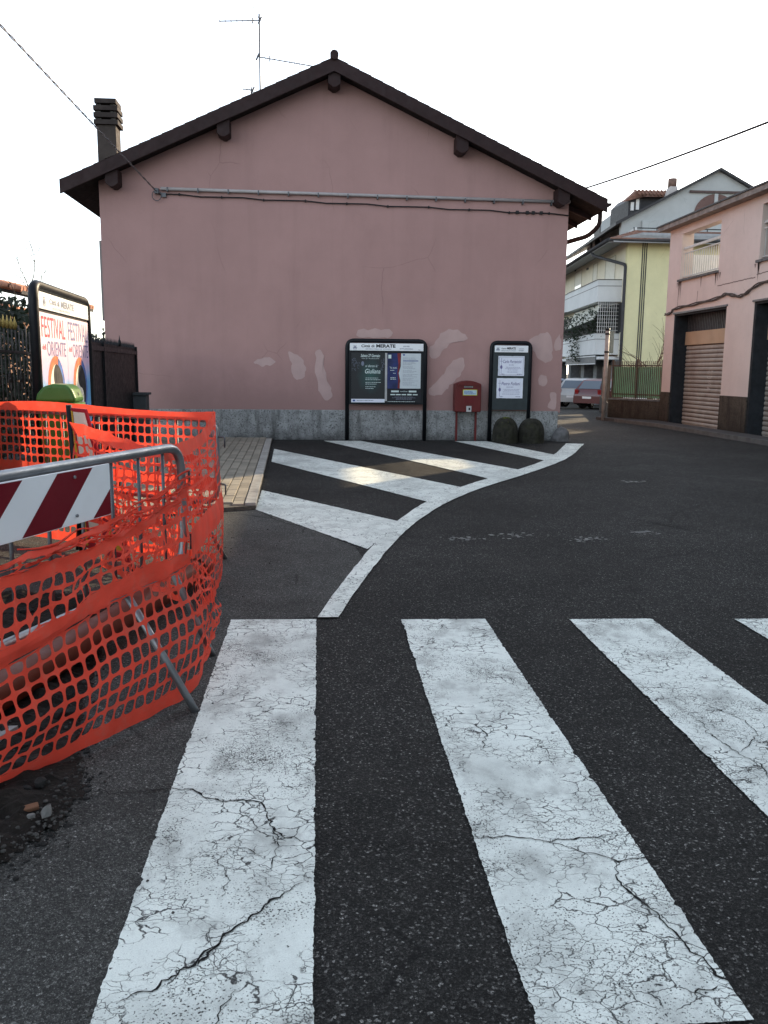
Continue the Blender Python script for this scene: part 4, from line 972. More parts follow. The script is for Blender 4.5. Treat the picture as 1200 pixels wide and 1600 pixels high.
part(ap, 'cornice', cream_w, lambda b: b.box(16.42, 22.0, 45.94, 45.98, 1.55, 1.62))
part(ap, 'wall_stripe', dark_trim, lambda b: [b.box(17.22 + k * .11, 17.27 + k * .11, 45.955, 45.979, 1.0, 8.6) for k in range(3)])
# eave and skirt roof
def f(b):
    e0, e1 = fp(-1.0, 1.25, 8.15), fp(22, 1.25, 8.15)
    b.prism([e0, e1, fp(22, -.5, 8.55), fp(-1.0, -.5, 8.55)], (0, 0, .12)); b.prism([fp(-1.0, 1.25, 8.15), fp(-1., -.5, 8.55), (22.5, 44.9, 8.55), (22.5, 44.9, 8.15)], (0, .05, .12))
    b.prism([(15.3, 45.0, 8.16), (22.5, 45.0, 8.16), (22.5, 46.4, 8.50), (16.6, 46.4, 8.50)], (0, 0, .12))
part(ap, 'eave_soffit', mat('soffit_grey', (.30, .31, .32), .8, var=.1), f)
def f(b):
    e = [fp(-1.05, 1.32, 8.28), fp(22, 1.32, 8.28)]; b.tube(e, .09, 8); b.tube([e[0], (22.5, 44.88, 8.30)], .09, 8)
part(ap, 'gutter', dark_trim, f)
def f(b):
    for k in range(5):   # tile courses of the skirt roof
        z = 8.32 + k * .13; o = 1.25 - k * .36
        b.prism([(16.5 - o - .15 + k * .05, 44.95 + k * .28, z), (22.5, 44.95 + k * .28, z), (22.5, 45.30 + k * .28, z + .10), (16.5 - o + .2, 45.30 + k * .28, z + .10)], (0, 0, .06))
        b.prism([fp(-.9 + k * .25, o, z), fp(22, o, z), fp(22, o - .4, z + .10), fp(-.9 + k * .25 + .2, o - .4, z + .10)], (0, 0, .06))
part(ap, 'skirt_roof_tiles', tile_far, f)
part(ap, 'downpipe', dark_trim, lambda b: b.tube(rounded([tuple(fp(3.2, 1.25, 8.25)), tuple(fp(3.0, 1.2, 8.0)), tuple(fp(-.05, .10, 7.15)), tuple(fp(-.05, .10, 4)), tuple(fp(-.05, .10, GZ))], .2), .085, 8))
# attic storey
part(ap, 'attic_wall', grey_w, lambda b: fbox(b, 1.9, 22, -8, -1.2, 8.6, 9.75))
part(ap, 'attic_gable', grey_w, lambda b: b.prism([(16.72, 48.0, 8.6), (26.5, 48.0, 8.6), (26.5, 48.0, 10.3), (22.05, 48.0, 12.50), (16.72, 48.0, 9.72)], (0, .3, 0)), 'grey attic gable wall')
part(ap, 'attic_roof', dark_trim, lambda b: [b.prism([(16.30, 47.7, 9.62), (22.05, 47.7, 12.62), (22.05, 47.7, 12.48), (16.30, 47.7, 9.46)], (1.9, 20, 0)), b.prism([(22.05, 47.7, 12.62), (27.0, 47.7, 10.18), (27.0, 47.7, 10.04), (22.05, 47.7, 12.48)], (1.9, 20, 0))])
part(ap, 'attic_rail', dark_trim, lambda b: [b.tube([(16.9, 46.6, z), (22, 46.6, z)], .03, 6) for z in (9.15, 8.95)] + [b.tube([(x, 46.6, 8.6), (x, 46.6, 9.15)], .03, 6) for x in (16.95, 18.2, 19.6, 21)])
part(ap, 'attic_parapet', balc_w, lambda b: fbox(b, .5, 22, -.55, -.45, 8.62, 9.15)); part(ap, 'attic_post', dark_trim, lambda b: [fbox(b, s_, s_ + .22, -1.2, -1.0, 8.7, 10.1) for s_ in (2.2, 15.0)])
# half-round window
hw = part(ap, 'round_window', mat('window_brown', (.14, .085, .075), .7, var=.15), lambda b: b.prism([(22.0 + 1.22 * math.cos(a * math.pi / 16), 47.95, 10.15 + 1.12 * math.sin(a * math.pi / 16)) for a in range(17)], (0, .04, 0)))
part(hw, 'mullion', grey_w, lambda b: b.box(21.88, 22.08, 47.90, 47.948, 10.5, 11.27)); part(hw, 'lintel_beam', mat('beam_brown', (.10, .07, .065), .7, var=.15), lambda b: b.box(20.45, 23.45, 47.88, 47.947, 11.30, 11.42))
# dormer
dm = part(ap, 'dormer', dark_trim, lambda b: [b.prism([(17.55, 49.4, 10.2), (18.3, 49.4, 10.2), (18.3, 49.4, 11.3), (17.95, 49.4, 11.5), (17.55, 49.4, 11.1)], (0, 3, 0)), b.box(17.9, 20.2, 49.5, 50, 10.6, 11.42)])
part(dm, 'dormer_roof', tile_far, lambda b: [b.prism([(17.25, 49.2, 10.98), (17.92, 49.2, 11.58), (20.2, 49.6, 11.70), (20.4, 49.3, 11.30), (18.2, 49.0, 11.25)], (0, .5, .08))] + [b.tube([(18.1 + k * .22, 49.05, 11.36), (17.98 + k * .22, 49.7, 11.72)], .07, 6) for k in range(10)])
part(dm, 'dormer_window', white_m, lambda b: [b.box(17.68, 17.86, 49.36, 49.4, 10.55, 11.0), b.box(17.98, 18.16, 49.36, 49.4, 10.6, 11.2)])
chm = part(ap, 'chimney', mat('chimney_pale', (.5, .47, .45), .9, var=.1), lambda b: b.prism([(19.45, 48.6, 11.1), (20.15, 48.6, 11.1), (20.0, 48.6, 11.75), (19.62, 48.6, 11.75)], (0, .5, 0))); part(chm, 'chimney_pot', mat('pot_brown', (.16, .10, .08), .8, var=.2), lambda b: b.tube([(19.81, 48.85, 11.75), (19.81, 48.85, 12.2)], .25, 10))
chm2 = part(ap, 'chimney', grey_w, lambda b: b.prism([tuple(fp(6.2, -1.3, 9.6)), tuple(fp(7.6, -1.3, 9.6)), tuple(fp(7.4, -1.3, 10.6)), tuple(fp(6.4, -1.3, 10.6))], tuple(an * -.8))); part(chm2, 'chimney_pot', mat('terracotta', (.42, .20, .13), .8, var=.2), lambda b: [fbox(b, 6.5, 7.3, -2, -1.4, 10.62 + k * .16, 10.74 + k * .16) for k in range(4)])
part(ap, 'attic_side', grey_w, lambda b: fbox(b, 8.5, 12.5, -1.8, -1.0, 9.7, 11.2)); part(ap, 'attic_window', dark_trim, lambda b: fbox(b, 11.2, 13.0, -1.0, -.95, 9.4, 11.2))
ac = thing('air_conditioner', 'white air conditioner unit on the attic wall of the apartment building', 'air conditioner', tuple(fp(11.5, -.9, 9.3)))
bevel(part(ac, 'casing', white_m, lambda b: fbox(b, 10.6, 12.2, -.94, -.45, 9.35, 10.2)), .03); part(ac, 'fan_grille', dark_trim, lambda b: [b.disc(fp(10.58, -.7, 9.78), an, Z, .18, .3, 16), b.disc(fp(11.2, -.44, 9.78), ad, Z, .3, .3, 16)]); part(ac, 'bracket', dark_trim, lambda b: fbox(b, 10.7, 12.1, -.94, -.5, 9.28, 9.345))
# windows
def win(s0, s1, z0, z1, split, shut):
    wf = part(ap, 'window', mat('reveal_shade', (.42, .39, .31), .9, var=.1), lambda b: fbox(b, s0, s1, -.02, .012, z0, z1))
    part(wf, 'roller_blind', mat('blind_white', (.68, .66, .58), .8, var=.06), lambda b: fbox(b, s0 + .1, s1 - .25, .012, .03, split, z1 - .05))
    if split > z0 + .1: part(wf, 'pane', glass_d, lambda b: fbox(b, s0 + .1, s1 - .25, .012, .025, z0, split - .005))
win(11.6, 14.0, 6.0, 8.25, 7.3, 1); win(7.0, 8.3, 6.2, 8.15, 6.25, 1); win(2.5, 5.0, 5.9, 8.0, 5.95, 1)
part(ap, 'wall_vent', dark_trim, lambda b: [fbox(b, 9.6, 10.1, .0, .05, 8.0, 8.12), fbox(b, 13.6, 14., .0, .05, 8.35, 8.47)])
# balconies
def balcony(s0, s1, out, z0, nm):
    def f(b):
        fbox(b, s0, s1, out - .12, out, z0, z0 + 1.15); fbox(b, s0, s0 + .12, 0, out - .121, z0, z0 + 1.15); fbox(b, s1 - .12, s1, 0, out - .121, z0, z0 + 1.15); fbox(b, s0 + .121, s1 - .121, 0, out - .121, z0, z0 + .16)
    bo = part(ap, 'balcony', balc_w, f)
    part(bo, 'coping', dark_trim, lambda b: [fbox(b, s0 - .03, s1, out - .15, out + .03, z0 + 1.151, z0 + 1.19), fbox(b, s0 - .03, s0 + .13, 0, out - .151, z0 + 1.151, z0 + 1.19)])
    part(bo, 'groove', dark_trim, lambda b: [fbox(b, s0 - .004, s1, out + .0005, out + .006, z0 + .82, z0 + .85), fbox(b, s0 - .006, s0 - .0005, 0, out, z0 + .82, z0 + .85)])
    return bo
b2 = balcony(.9, 9.5, 1.3, 5.30, 'a'); b1 = balcony(.9, 9.5, 1.3, 2.45, 'b'); b4 = balcony(10.3, 20, .7, 5.55, 'c'); b3 = balcony(10.3, 20, .7, 2.55, 'd')
part(ap, 'recess_shade_sheet', mat('recess_dark', (.05, .05, .05), .9, var=.3), lambda b: fbox(b, .6, 20, .003, .02, 3.65, 5.25))  # flat dark sheet on the wall, painted as the shade behind the balconies
# lattice with climbing plant on the lower balcony
part(b1, 'lattice', white_m, lambda b: [b.box(15.25 + k * .125, 15.265 + k * .125, 46.80, 46.82, 3.62, 5.28) for k in range(9)] + [b.box(15.2, 16.4, 46.80, 46.82, 3.75 + k * .2, 3.765 + k * .2) for k in range(8)])
part(b1, 'awning_cloth', mat('awning_pale', (.55, .56, .5), .8, var=.1), lambda b: b.prism([tuple(fp(1.5, 1.28, 4.4)), tuple(fp(9, 1.28, 4.2)), tuple(fp(9, .9, 5.2)), tuple(fp(1.5, .9, 5.2))], (0.02, .02, 0.02)))
def clim(b):
    rr = random.Random(4); leaves(b, 900, fp(4.5, 1.2, 4.1), .9, 3.6, .75, .10, rr); leaves(b, 380, fp(5.6, 1.45, 3.1), .25, .8, 1.0, .09, rr); leaves(b, 260, fp(1.2, 1.1, 4.6), .6, .5, .5, .08, rr)
cp = MB(); clim(cp); cp = cp.build('climbing_plant', leaf_d); setorigin(cp, fp(5, 1.35, 3.6)); tag(cp, 'dark climbing plant trailing over the lower grey balcony', 'plant')
part(ap, 'arched_screen', dark_trim, lambda b: [b.prism([tuple(fp(11 + k * 2.2 + 1.0 + 1.0 * math.cos(a * math.pi / 10), .72, 4.35 + .7 * math.sin(a * math.pi / 10))) for a in range(11)], tuple(an * .03)) for k in range(4)])
# ground floor shops
part(ap, 'shop_back', mat('shop_dark', (.030, .032, .032), .8, var=.3), lambda b: fbox(b, .5, 22, -2.0, -1.5, GZ, 2.35)); part(ap, 'shop_soffit', balc_w, lambda b: fbox(b, .3, 22, -2.0, 1.2, 2.18, 2.34))
part(ap, 'shop_sign', mat('shop_sign_dark', (.10, .11, .12), .6, var=.2), lambda b: fbox(b, .9, 9.4, 1.201, 1.25, 1.92, 2.40)); part(ap, 'sign_frame', balc_w, lambda b: [fbox(b, .9, 9.4, 1.251, 1.27, 2.33, 2.40), fbox(b, .9, 9.4, 1.251, 1.27, 1.92, 1.97)])
for s_ in (.3, 4.6, 8.2, 12.5, 17): part(ap, 'pillar', mat('pillar_grey', (.16, .17, .18), .8, var=.2), lambda b: fbox(b, s_, s_ + .9, -.3, .3, GZ, 2.18))
for s_ in (1.4, 5.8, 9.6, 13.9): 
    sp = part(ap, 'shop_window', white_m, lambda b: [fbox(b, s_, s_ + 2.4, -1.49, -1.44, 1.55, 1.62), fbox(b, s_, s_ + .07, -1.49, -1.44, GZ, 1.6), fbox(b, s_ + 1.2, s_ + 1.27, -1.49, -1.44, GZ, 1.6)]); part(sp, 'pane', glass_d, lambda b: fbox(b, s_, s_ + 2.4, -1.495, -1.48, GZ, 1.9))

# ================================================================== PARKED CARS
def make_car(cols, lab, loc, rz, grp='cars parked in the side street'):
    t = thing('parked_car', lab, 'car', (0, 0, 0), grp); L = 3.75; wv = .80
    prof = [(-1.86, .30, .80), (-1.88, .62, .83), (-1.80, .90, .82), (-1.45, 1.36, .62), (-1.15, 1.44, .60), (-.2, 1.47, .60), (.35, 1.40, .62), (1.0, .96, .78), (1.65, .80, .78), (1.86, .62, .76), (1.88, .30, .74)]
    def f(b):
        n = len(prof); vs = []
        for x, z, hw_ in prof: vs += [(x, -hw_, z), (x, hw_, z)]
        for x, z, hw_ in prof: 
            zz = max(.22, min(z, .26)); vs += [(x, -min(hw_, .8) , .22), (x, min(hw_, .8), .22)]
        fs = [(2 * i, 2 * i + 1, 2 * i + 3, 2 * i + 2) for i in range(n - 1)]
        b.add(vs[:2 * n], fs, 0, True)
        for sg in (0, 1):   # sides: lower body + greenhouse
            poly = [Vector((x, (-hw_ if sg == 0 else hw_), z)) for x, z, hw_ in prof]
            belt = [Vector((x, (-.83 if sg == 0 else .83) * (1 if abs(x) < 1.7 else .98), .88)) for x in (-1.80, -1.2, -.4, .4, 1.2)]
            low = [Vector((x, (-.82 if sg == 0 else .82), .22)) for x in (-1.84, 1.86)]
            pts_ = [poly[0], poly[1], poly[2]] + belt[1:] + [poly[7] + Vector((.1, 0, -.05)), poly[8], poly[9], poly[10], low[1], low[0]]
            ctr = Vector((0, (-.84 if sg == 0 else .84), .55)); k = len(b.v); b.v += [tuple(ctr)] + [tuple(p) for p in pts_]; m_ = len(pts_)
            for i in range(m_): b.f.append((k, k + 1 + i, k + 1 + (i + 1) % m_)); b.mi.append(0); b.sm.append(True)
            up = [poly[2], poly[3], poly[4], poly[5], poly[6], poly[7]] + [belt[4], belt[3], belt[2], belt[1]]
            ctr = Vector((-.3, (-.72 if sg == 0 else .72), 1.12)); k = len(b.v); b.v += [tuple(ctr)] + [tuple(p) for p in up]; m_ = len(up)
            for i in range(m_): b.f.append((k, k + 1 + i, k + 1 + (i + 1) % m_)); b.mi.append(0); b.sm.append(True)
    part(t, 'body', cols, f)
    def glass(name, pts): 
        part(t, name, glass_b, lambda b: b.prism(pts, (0, 0, .0) if False else (Vector(pts[1]) - Vector(pts[0])).cross(Vector(pts[2]) - Vector(pts[0])).normalized() * .012))
    glass('rear_window', [(-1.775, -.62, .97), (-1.775, .62, .97), (-1.50, .52, 1.34), (-1.50, -.52, 1.34)]); glass('windscreen', [(.95, .66, 1.00), (.95, -.66, 1.00), (.42, -.55, 1.37), (.42, .55, 1.37)])
    for sg in (-1, 1):
        for a, c in ((-1.35, -.55), (-.48, .55)):
            pts = [(a, sg * .80, .93), (c, sg * .80, .93), (min(c, .30), sg * .665, 1.33), (max(a, -1.22), sg * .665, 1.33)]
            part(t, 'side_window', glass_d, lambda b: b.prism(pts, (0, sg * .02, .004)))
        part(t, 'tail_light', mat('tail_red', (.25, .015, .015), .3, var=.1), lambda b: b.obox((-1.845, sg * .68, .80), (.02, 0, 0), (0, .10, 0), (-.015, 0, .13))); part(t, 'headlight', white_m, lambda b: b.obox((1.80, sg * .58, .70), (.06, 0, -.01), (0, .16, 0), (0, 0, .07)))
        part(t, 'mirror', cols, lambda b: b.obox((.62, sg * .90, .98), (.05, 0, 0), (0, .08, 0), (0, 0, .06)))
    part(t, 'bumper', cols, lambda b: bb_(b)); 
    part(t, 'number_plate', white_m, lambda b: b.box(-1.935, -1.93, -.26, .26, .50, .60))
    part(t, 'rear_trim', dark_trim, lambda b: b.box(-1.925, -1.90, -.70, .70, .30, .36))
    for x in (-1.22, 1.20):
        for sg in (-1, 1):
            wl = part(t, 'wheel', tyre_m, lambda b: wheel(b, x, sg)); part(wl, 'rim', rim_m, lambda b: rimf(b, x, sg)); 
    t.location = loc; t.rotation_euler = (0, 0, rz); return t
def bb_(b):
    b.box(-1.93, -1.80, -.80, .80, .28, .62); b.box(1.80, 1.92, -.74, .74, .26, .56)
def wheel(b, x, sg):
    n = 18; r_ = .30; ys = (.66, .84)
    vs = [(x + r_ * math.cos(2 * math.pi * k / n), sg * y_, .30 + r_ * math.sin(2 * math.pi * k / n)) for y_ in ys for k in range(n)]
    b.add(vs, [(k, (k + 1) % n, n + (k + 1) % n, n + k) for k in range(n)], 0, True); b.add(vs, [tuple(range(n)), tuple(range(n, 2 * n))], 0)
def rimf(b, x, sg):
    b.disc((x, sg * .845, .30), X, Z, .19, .19, 14, 0)
    for k in range(5):
        a = k * 1.2566; b.obox((x + .09 * math.cos(a), sg * .85, .30 + .09 * math.sin(a)), (.09 * math.cos(a), 0, .09 * math.sin(a)), (-.025 * math.sin(a), 0, .025 * math.cos(a)), (0, .006, 0))
CZ = gzf(0, 40)
make_car(carpaint('red_car_paint', (.085, .006, .010)), 'dark red hatchback parked nearest the grey sign pole', (14.45, 41.7, CZ), R(35))
make_car(carpaint('silver_car_paint', (.38, .39, .38)), 'silver hatchback parked between the blue and the red car', (13.75, 43.6, CZ), R(52))
make_car(carpaint('blue_car_paint', (.17, .23, .30)), 'pale blue car half hidden by the pink house corner', (11.1, 43.3, CZ), R(205))
make_car(carpaint('white_car_paint', (.6, .6, .58)), 'white car seen between the sign pole and the green fence', (15.9, 40.6, CZ), R(60))

# ================================================================== LEFT SIDE
# poster stand seen obliquely
P0, P1 = Vector((-2.52, 8.0, 0)), Vector((-2.60, 10.08, 0)); pu = (P1 - P0).normalized(); pn = Vector((pu.y, -pu.x, 0)).normalized()
fb = thing('poster_stand', 'tall poster stand with two festival posters behind the green bin', 'notice board', tuple((P0 + P1) / 2))
part(fb, 'frame', black_metal, lambda b: b.tube(rounded([P0 + Z * -.02, P0 + Z * 2.19, P1 + Z * 2.19, P1 + Z * -.02], .14, 7), .045, 12))
def pq(s_, z, o=0): return P0 + pu * s_ + Z * z + pn * o
PL = (P1 - P0).length
def pbox(b, s0, s1, o0, o1, z0, z1, mi=0): b.prism([pq(s0, z0, o0), pq(s1, z0, o0), pq(s1, z0, o1), pq(s0, z0, o1)], (0, 0, z1 - z0), mi)
part(fb, 'back_panel', black_metal, lambda b: pbox(b, .03, PL - .03, -.02, .01, .62, 2.14))
hd = part(fb, 'header', white_paint, lambda b: pbox(b, .06, PL - .06, .011, .03, 1.985, 2.135))
text('Città di', pq(.42, 2.045, .032), pu, Z, .36, ink_g, hd, .05, bold=.02); text('MERATE', pq(.84, 2.04, .032), pu, Z, .52, ink_g, hd, .065, bold=.03); part(hd, 'emblem', ink_g, lambda b: emblem(b, pq(.24, 2.06, .032), pu, Z, .055)); text('SERVIZIO PUBBLICHE AFFISSIONI', pq(.5, 2.0, .032), pu, Z, .7, ink_g, hd, .02)
s = NT('festival_poster'); z_ = s.sep(s.tc)[2]
c_ = s.mixc(s.ramp(s.math('ADD', z_, s.math('MULTIPLY', s.noise(3, 5), .35)), [(.95, 0.), (.999, 1.)]), (.12, .38, .68), (.62, .42, .55)); 
gz_ = s.ramp(s.math('SUBTRACT', s.math('ADD', z_, s.math('MULTIPLY', s.noise(2.5, 5), .5)), 1.22), [(.30, (.10, .34, .62)), (.5, (.62, .42, .58)), (.85, (.74, .60, .68))]); s.base(gz_); s.b.inputs['Roughness'].default_value = .5; fest_m = s.m
or_ink = mat('orange_ink', (.55, .13, .05), .6, var=.4, scale=12, bump=0); bl_ink = mat('blue_splash', (.06, .13, .38), .6, var=.5, scale=12, bump=0); wh_ink = mat('cream_ink', (.72, .68, .58), .6, var=.05, bump=0)
half = (PL - .14) / 2
for k in (0, 1):
    s0 = .07 + k * (half + .005); s1 = s0 + half - .005; cx = (s0 + s1) / 2
    ps = part(fb, 'poster', fest_m, lambda b: pbox(b, s0, s1, .011, .022, .80, 1.955))
    text('FESTIVAL', pq(s0 + .06, 1.735, .024), pu, Z, half - .12, ink_r if k == 0 else purple, ps, .19); text('ORIENTE', pq(s0 + .22, 1.565, .024), pu, Z, half - .28, purple, ps, .14); text('dell', pq(s0 + .06, 1.62, .024), pu, Z, .12, ink_r, ps, .05)
    rc = (cx + .02, 1.25)
    def ring(b, a0, a1, r0, r1, mi=0, o=.024):
        n = 14
        for i in range(n):
            a, c = a0 + (a1 - a0) * i / n, a0 + (a1 - a0) * (i + 1) / n
            b.quad(pq(rc[0] + r0 * math.cos(a), rc[1] + r0 * math.sin(a), o), pq(rc[0] + r1 * math.cos(a), rc[1] + r1 * math.sin(a), o), pq(rc[0] + r1 * math.cos(c), rc[1] + r1 * math.sin(c), o), pq(rc[0] + r0 * math.cos(c), rc[1] + r0 * math.sin(c), o))
    part(ps, 'orange_splash', or_ink, lambda b: ring(b, 1.3, 4.2, .24, .32)); part(ps, 'blue_splash', bl_ink, lambda b: ring(b, -2.0, 1.3, .24, .31))
    def yin(b, side, o):
        r_ = .24; n = 20; pts = []
        sgn = -1 if side == 0 else 1
        for i in range(n + 1): a = math.pi / 2 - sgn * math.pi * i / n; pts.append((r_ * math.cos(a), r_ * math.sin(a)))
        for i in range(n + 1): a = -math.pi / 2 - math.pi * i / n; pts.append((-(r_ / 2) * math.cos(a) * 1, -r_ / 2 + r_ / 2 * math.sin(a))) if False else None
        for i in range(1, n): a = -math.pi / 2 + math.pi * i / n; pts.append((r_ / 2 * math.cos(a), -r_ / 2 + r_ / 2 * math.sin(a)))
        for i in range(n): a = -math.pi / 2 - math.pi * i / n; pts.append((r_ / 2 * math.cos(a), r_ / 2 + r_ / 2 * math.sin(a)))
        b.ngon([pq(rc[0] + x, rc[1] + y_, o) for x, y_ in pts])
    part(ps, 'dark_half', ink, lambda b: b.ngon([pq(rc[0] + .24 * math.cos(a * math.pi / 14), rc[1] + .24 * math.sin(a * math.pi / 14), .0245) for a in range(28)]))
    part(ps, 'pale_half', wh_ink, lambda b: yin(b, 0, .026)); part(ps, 'dots', [ink, wh_ink], lambda b: [b.disc(pq(rc[0], rc[1] + .12, .0275), pu, Z, .038, .05, 12, 0), b.disc(pq(rc[0], rc[1] - .12, .0275), pu, Z, .038, .05, 12, 1)])
    text('BENVENUTI', pq(s0 + .12, .88, .024), pu, Z, half - .25, ink_b, ps, .08); part(ps, 'bottom_print', ink, lambda b: [b.quad(pq(s0 + .2 + i * .11, .815, .024), pq(s0 + .28 + i * .11, .815, .024), pq(s0 + .28 + i * .11, .86, .024), pq(s0 + .2 + i * .11, .86, .024)) for i in range(5)])
# green litter bin
bn = thing('litter_bin', 'green plastic litter bin with domed lid in front of the poster stand', 'bin', (-2.29, 7.85, 0))
BX, BY = -2.29, 7.85
def f(b):
    for z0, z1, a0, a1 in ((.50, 1.10, .135, .160),):
        lo = [(BX + sx * a0, BY + sy * a0 * .85, z0) for sx, sy in ((-1, -1), (1, -1), (1, 1), (-1, 1))]; hi = [(BX + sx * a1, BY + sy * a1 * .85, z1) for sx, sy in ((-1, -1), (1, -1), (1, 1), (-1, 1))]
        b.add(lo + hi, [(3, 2, 1, 0), (4, 5, 6, 7), (0, 1, 5, 4), (1, 2, 6, 5), (2, 3, 7, 6), (3, 0, 4, 7)])
bevel(part(bn, 'body', green_bin, f), .025, 3)
bevel(part(bn, 'rim', green_bin, lambda b: b.box(BX - .182, BX + .182, BY - .165, BY + .165, 1.10, 1.155)), .018, 3)
def f(b):
    n = 10; P = [(-.175, 1.157), (.175, 1.157), (.172, 1.20), (.14, 1.285), (.09, 1.312), (-.02, 1.318), (-.10, 1.295), (-.155, 1.23)]
    b.prism([(BX + x, BY - .145, z) for x, z in P], (0, .29, 0))
bevel(part(bn, 'lid', green_bin, f), .03, 4)
part(bn, 'lid_rivet', ink, lambda b: b.disc((BX + .165, BY, 1.23), (0, 1, 0), (-.3, 0, 1), .012, .016, 8)); part(bn, 'post', zinc_dark, lambda b: b.tube([(BX - .02, BY + .2, -.02), (BX - .02, BY + .2, 1.2)], .03, 10))
# black sheet gate and iron fence along the back of the sidewalk
F0 = Vector((-2.95, 6.3, 0)); F1 = Vector((-3.56, 17.3, 0)); fd = (F1 - F0).normalized(); fn_ = Vector((fd.y, -fd.x, 0))   # fn_ points to the street
def fl(s_, z, o=0.): return F0 + fd * s_ + fn_ * o + Z * z
def flb(b, s0, s1, o0, o1, z0, z1): b.prism([fl(s0, z0, o0), fl(s1, z0, o0), fl(s1, z0, o1), fl(s0, z0, o1)], (0, 0, z1 - z0))
FLn = (F1 - F0).length
gt = thing('metal_gate', 'black sheet metal gate with spiked top between poster stand and pink house', 'gate', tuple(fl(7.5, 0)))
for k in range(52):
    s1_ = FLn - .08 - k * .125
    part(gt, 'sheet_panel', mat('black_sheet', (.006, .007, .008), .5, var=.2), lambda b: flb(b, s1_ - .122, s1_, -.012 - (k % 2) * .006, 0, .08, 1.84))
    part(gt, 'spike', black_metal, lambda b: b.add([fl(s1_ - .075, 1.84, -.02), fl(s1_ - .045, 1.84, -.02), fl(s1_ - .045, 1.84, .01), fl(s1_ - .075, 1.84, .01), fl(s1_ - .06, 1.95, 0)], [(0, 1, 4), (1, 2, 4), (2, 3, 4), (3, 0, 4)]))
part(gt, 'frame_bar', black_metal, lambda b: [flb(b, FLn - 6.6, FLn, .002, .03, 1.72, 1.79), flb(b, FLn - 6.6, FLn, .002, .03, .06, .12), flb(b, FLn - .075, FLn, -.03, .035, .02, 1.87), flb(b, FLn - 3.4, FLn - 3.33, -.03, .035, .02, 1.87), flb(b, FLn - 6.67, FLn - 6.6, -.03, .035, .02, 1.87)])
part(gt, 'finial', black_metal, lambda b: b.lathe(tuple(fl(FLn - 1.9, 1.83, .02)), [(.02, 0), (.03, .06), (.012, .12), (.002, .19)], 8))
ub = thing('utility_cabinet', 'small grey utility cabinet at the end of the black gate by the pink wall', 'cabinet', (-3.42, 16.95, 0)); bevel(part(ub, 'body', mat('cabinet_grey', (.070, .078, .082), .7, var=.15), lambda b: b.box(-3.55, -3.29, 16.80, 17.1, 0.02, .955)), .01); part(ub, 'top', MATS['cabinet_grey'], lambda b: b.box(-3.59, -3.25, 16.76, 17.13, .956, 1.0)); part(ub, 'door', MATS['cabinet_grey'], lambda b: b.box(-3.53, -3.31, 16.785, 16.798, .06, .92))
ir = thing('iron_fence', 'wrought iron fence with scrolls on a low wall at the left edge', 'fence', tuple(fl(1.5, 0))); iron = mat('wrought_iron', (.10, .09, .085), .6, .4, var=.3)
part(ir, 'wall', stone_m, lambda b: flb(b, -3, 4.1, -.10, .10, 0, .55))
for k in range(50): part(ir, 'bar', iron, lambda b: b.tube([fl(4.0 - k * .13, .55), fl(4.0 - k * .13, 1.84 + .05 * (k % 2))], .008, 6))
part(ir, 'rail', iron, lambda b: [flb(b, -3, 4.05, -.012, .012, z, z + .025) for z in (.62, 1.60)])
for k in range(16): part(ir, 'scroll', iron, lambda b: b.tube([fl(3.8 - k * .39 + .075 * math.cos(a * .55) * (1 - a / 22), 1.30 + .12 * math.sin(a * .55) * (1 - a / 22), .018) for a in range(18)], .008, 5))
part(ir, 'finials', mat('gilt', (.45, .33, .10), .5, .3, var=.2), lambda b: [b.lathe(tuple(fl(4.0 - k * .13, 1.84)), [(.012, 0), (.028, .04), (.01, .09), (.002, .13)], 6) for k in range(8, 40)])
part(ir, 'sheet', mat('grey_green_sheet', (.06, .062, .05), .8, var=.15), lambda b: flb(b, -3, 2.3, -.06, -.045, .56, 1.30))
hg = thing('hedge', 'dark evergreen hedge behind the iron fence beside the poster stand', 'hedge', tuple(fl(3.2, 0, -.7))); hb = MB(); rr = random.Random(8)
hc = fl(3.0, 1.05, -.75); leaves(hb, 6200, tuple(hc), .42, 2.6, 1.0, .06, rr)
for k in range(44): q = fl(.6 + k * .12, 2.02 + rr.uniform(-.12, .16), -.7 + rr.uniform(-.2, .2)); leaves(hb, 46, tuple(q), .2, .14, .17, .055, rr)
hb.build('crown', leaf_d, hg); part(hg, 'trunk_row', bark, lambda b: [b.tube([tuple(fl(.6 + k * .8, 0, -.75)), tuple(fl(.6 + k * .8, 1.3, -.75))], .035, 6) for k in range(7)])
# tiled house at the far left
lh = thing('tiled_house', 'small brown house with terracotta tiled roof at the far left', 'house', (-12.5, 30, 0))
part(lh, 'wall', mat('brown_wall', (.22, .12, .08), .9, var=.2), lambda b: b.box(-18, -10.7, 30.2, 38, 0, 3.6)); 
def f(b):
    b.prism([(-18, 29.2, 5.6), (-9.55, 29.2, 3.80), (-9.55, 29.2, 3.92), (-18, 29.2, 5.74)], (0, 9, 0))
part(lh, 'roof', brown2, f)
def f(b):
    for k in range(26): b.tube([(-9.55, 29.2 + k * .36, 3.97), (-18, 29.2 + k * .36, 5.79)], .13, 6)
    for k in range(24): b.tube([(-9.5 - k * .36, 29.12, 3.96 + k * .0775), (-9.9 - k * .36, 29.12, 4.05 + k * .0775)], .10, 6)
part(lh, 'roof_tiles', mat('terracotta_tile', (.42, .20, .13), .85, var=.3, scale=3), f)
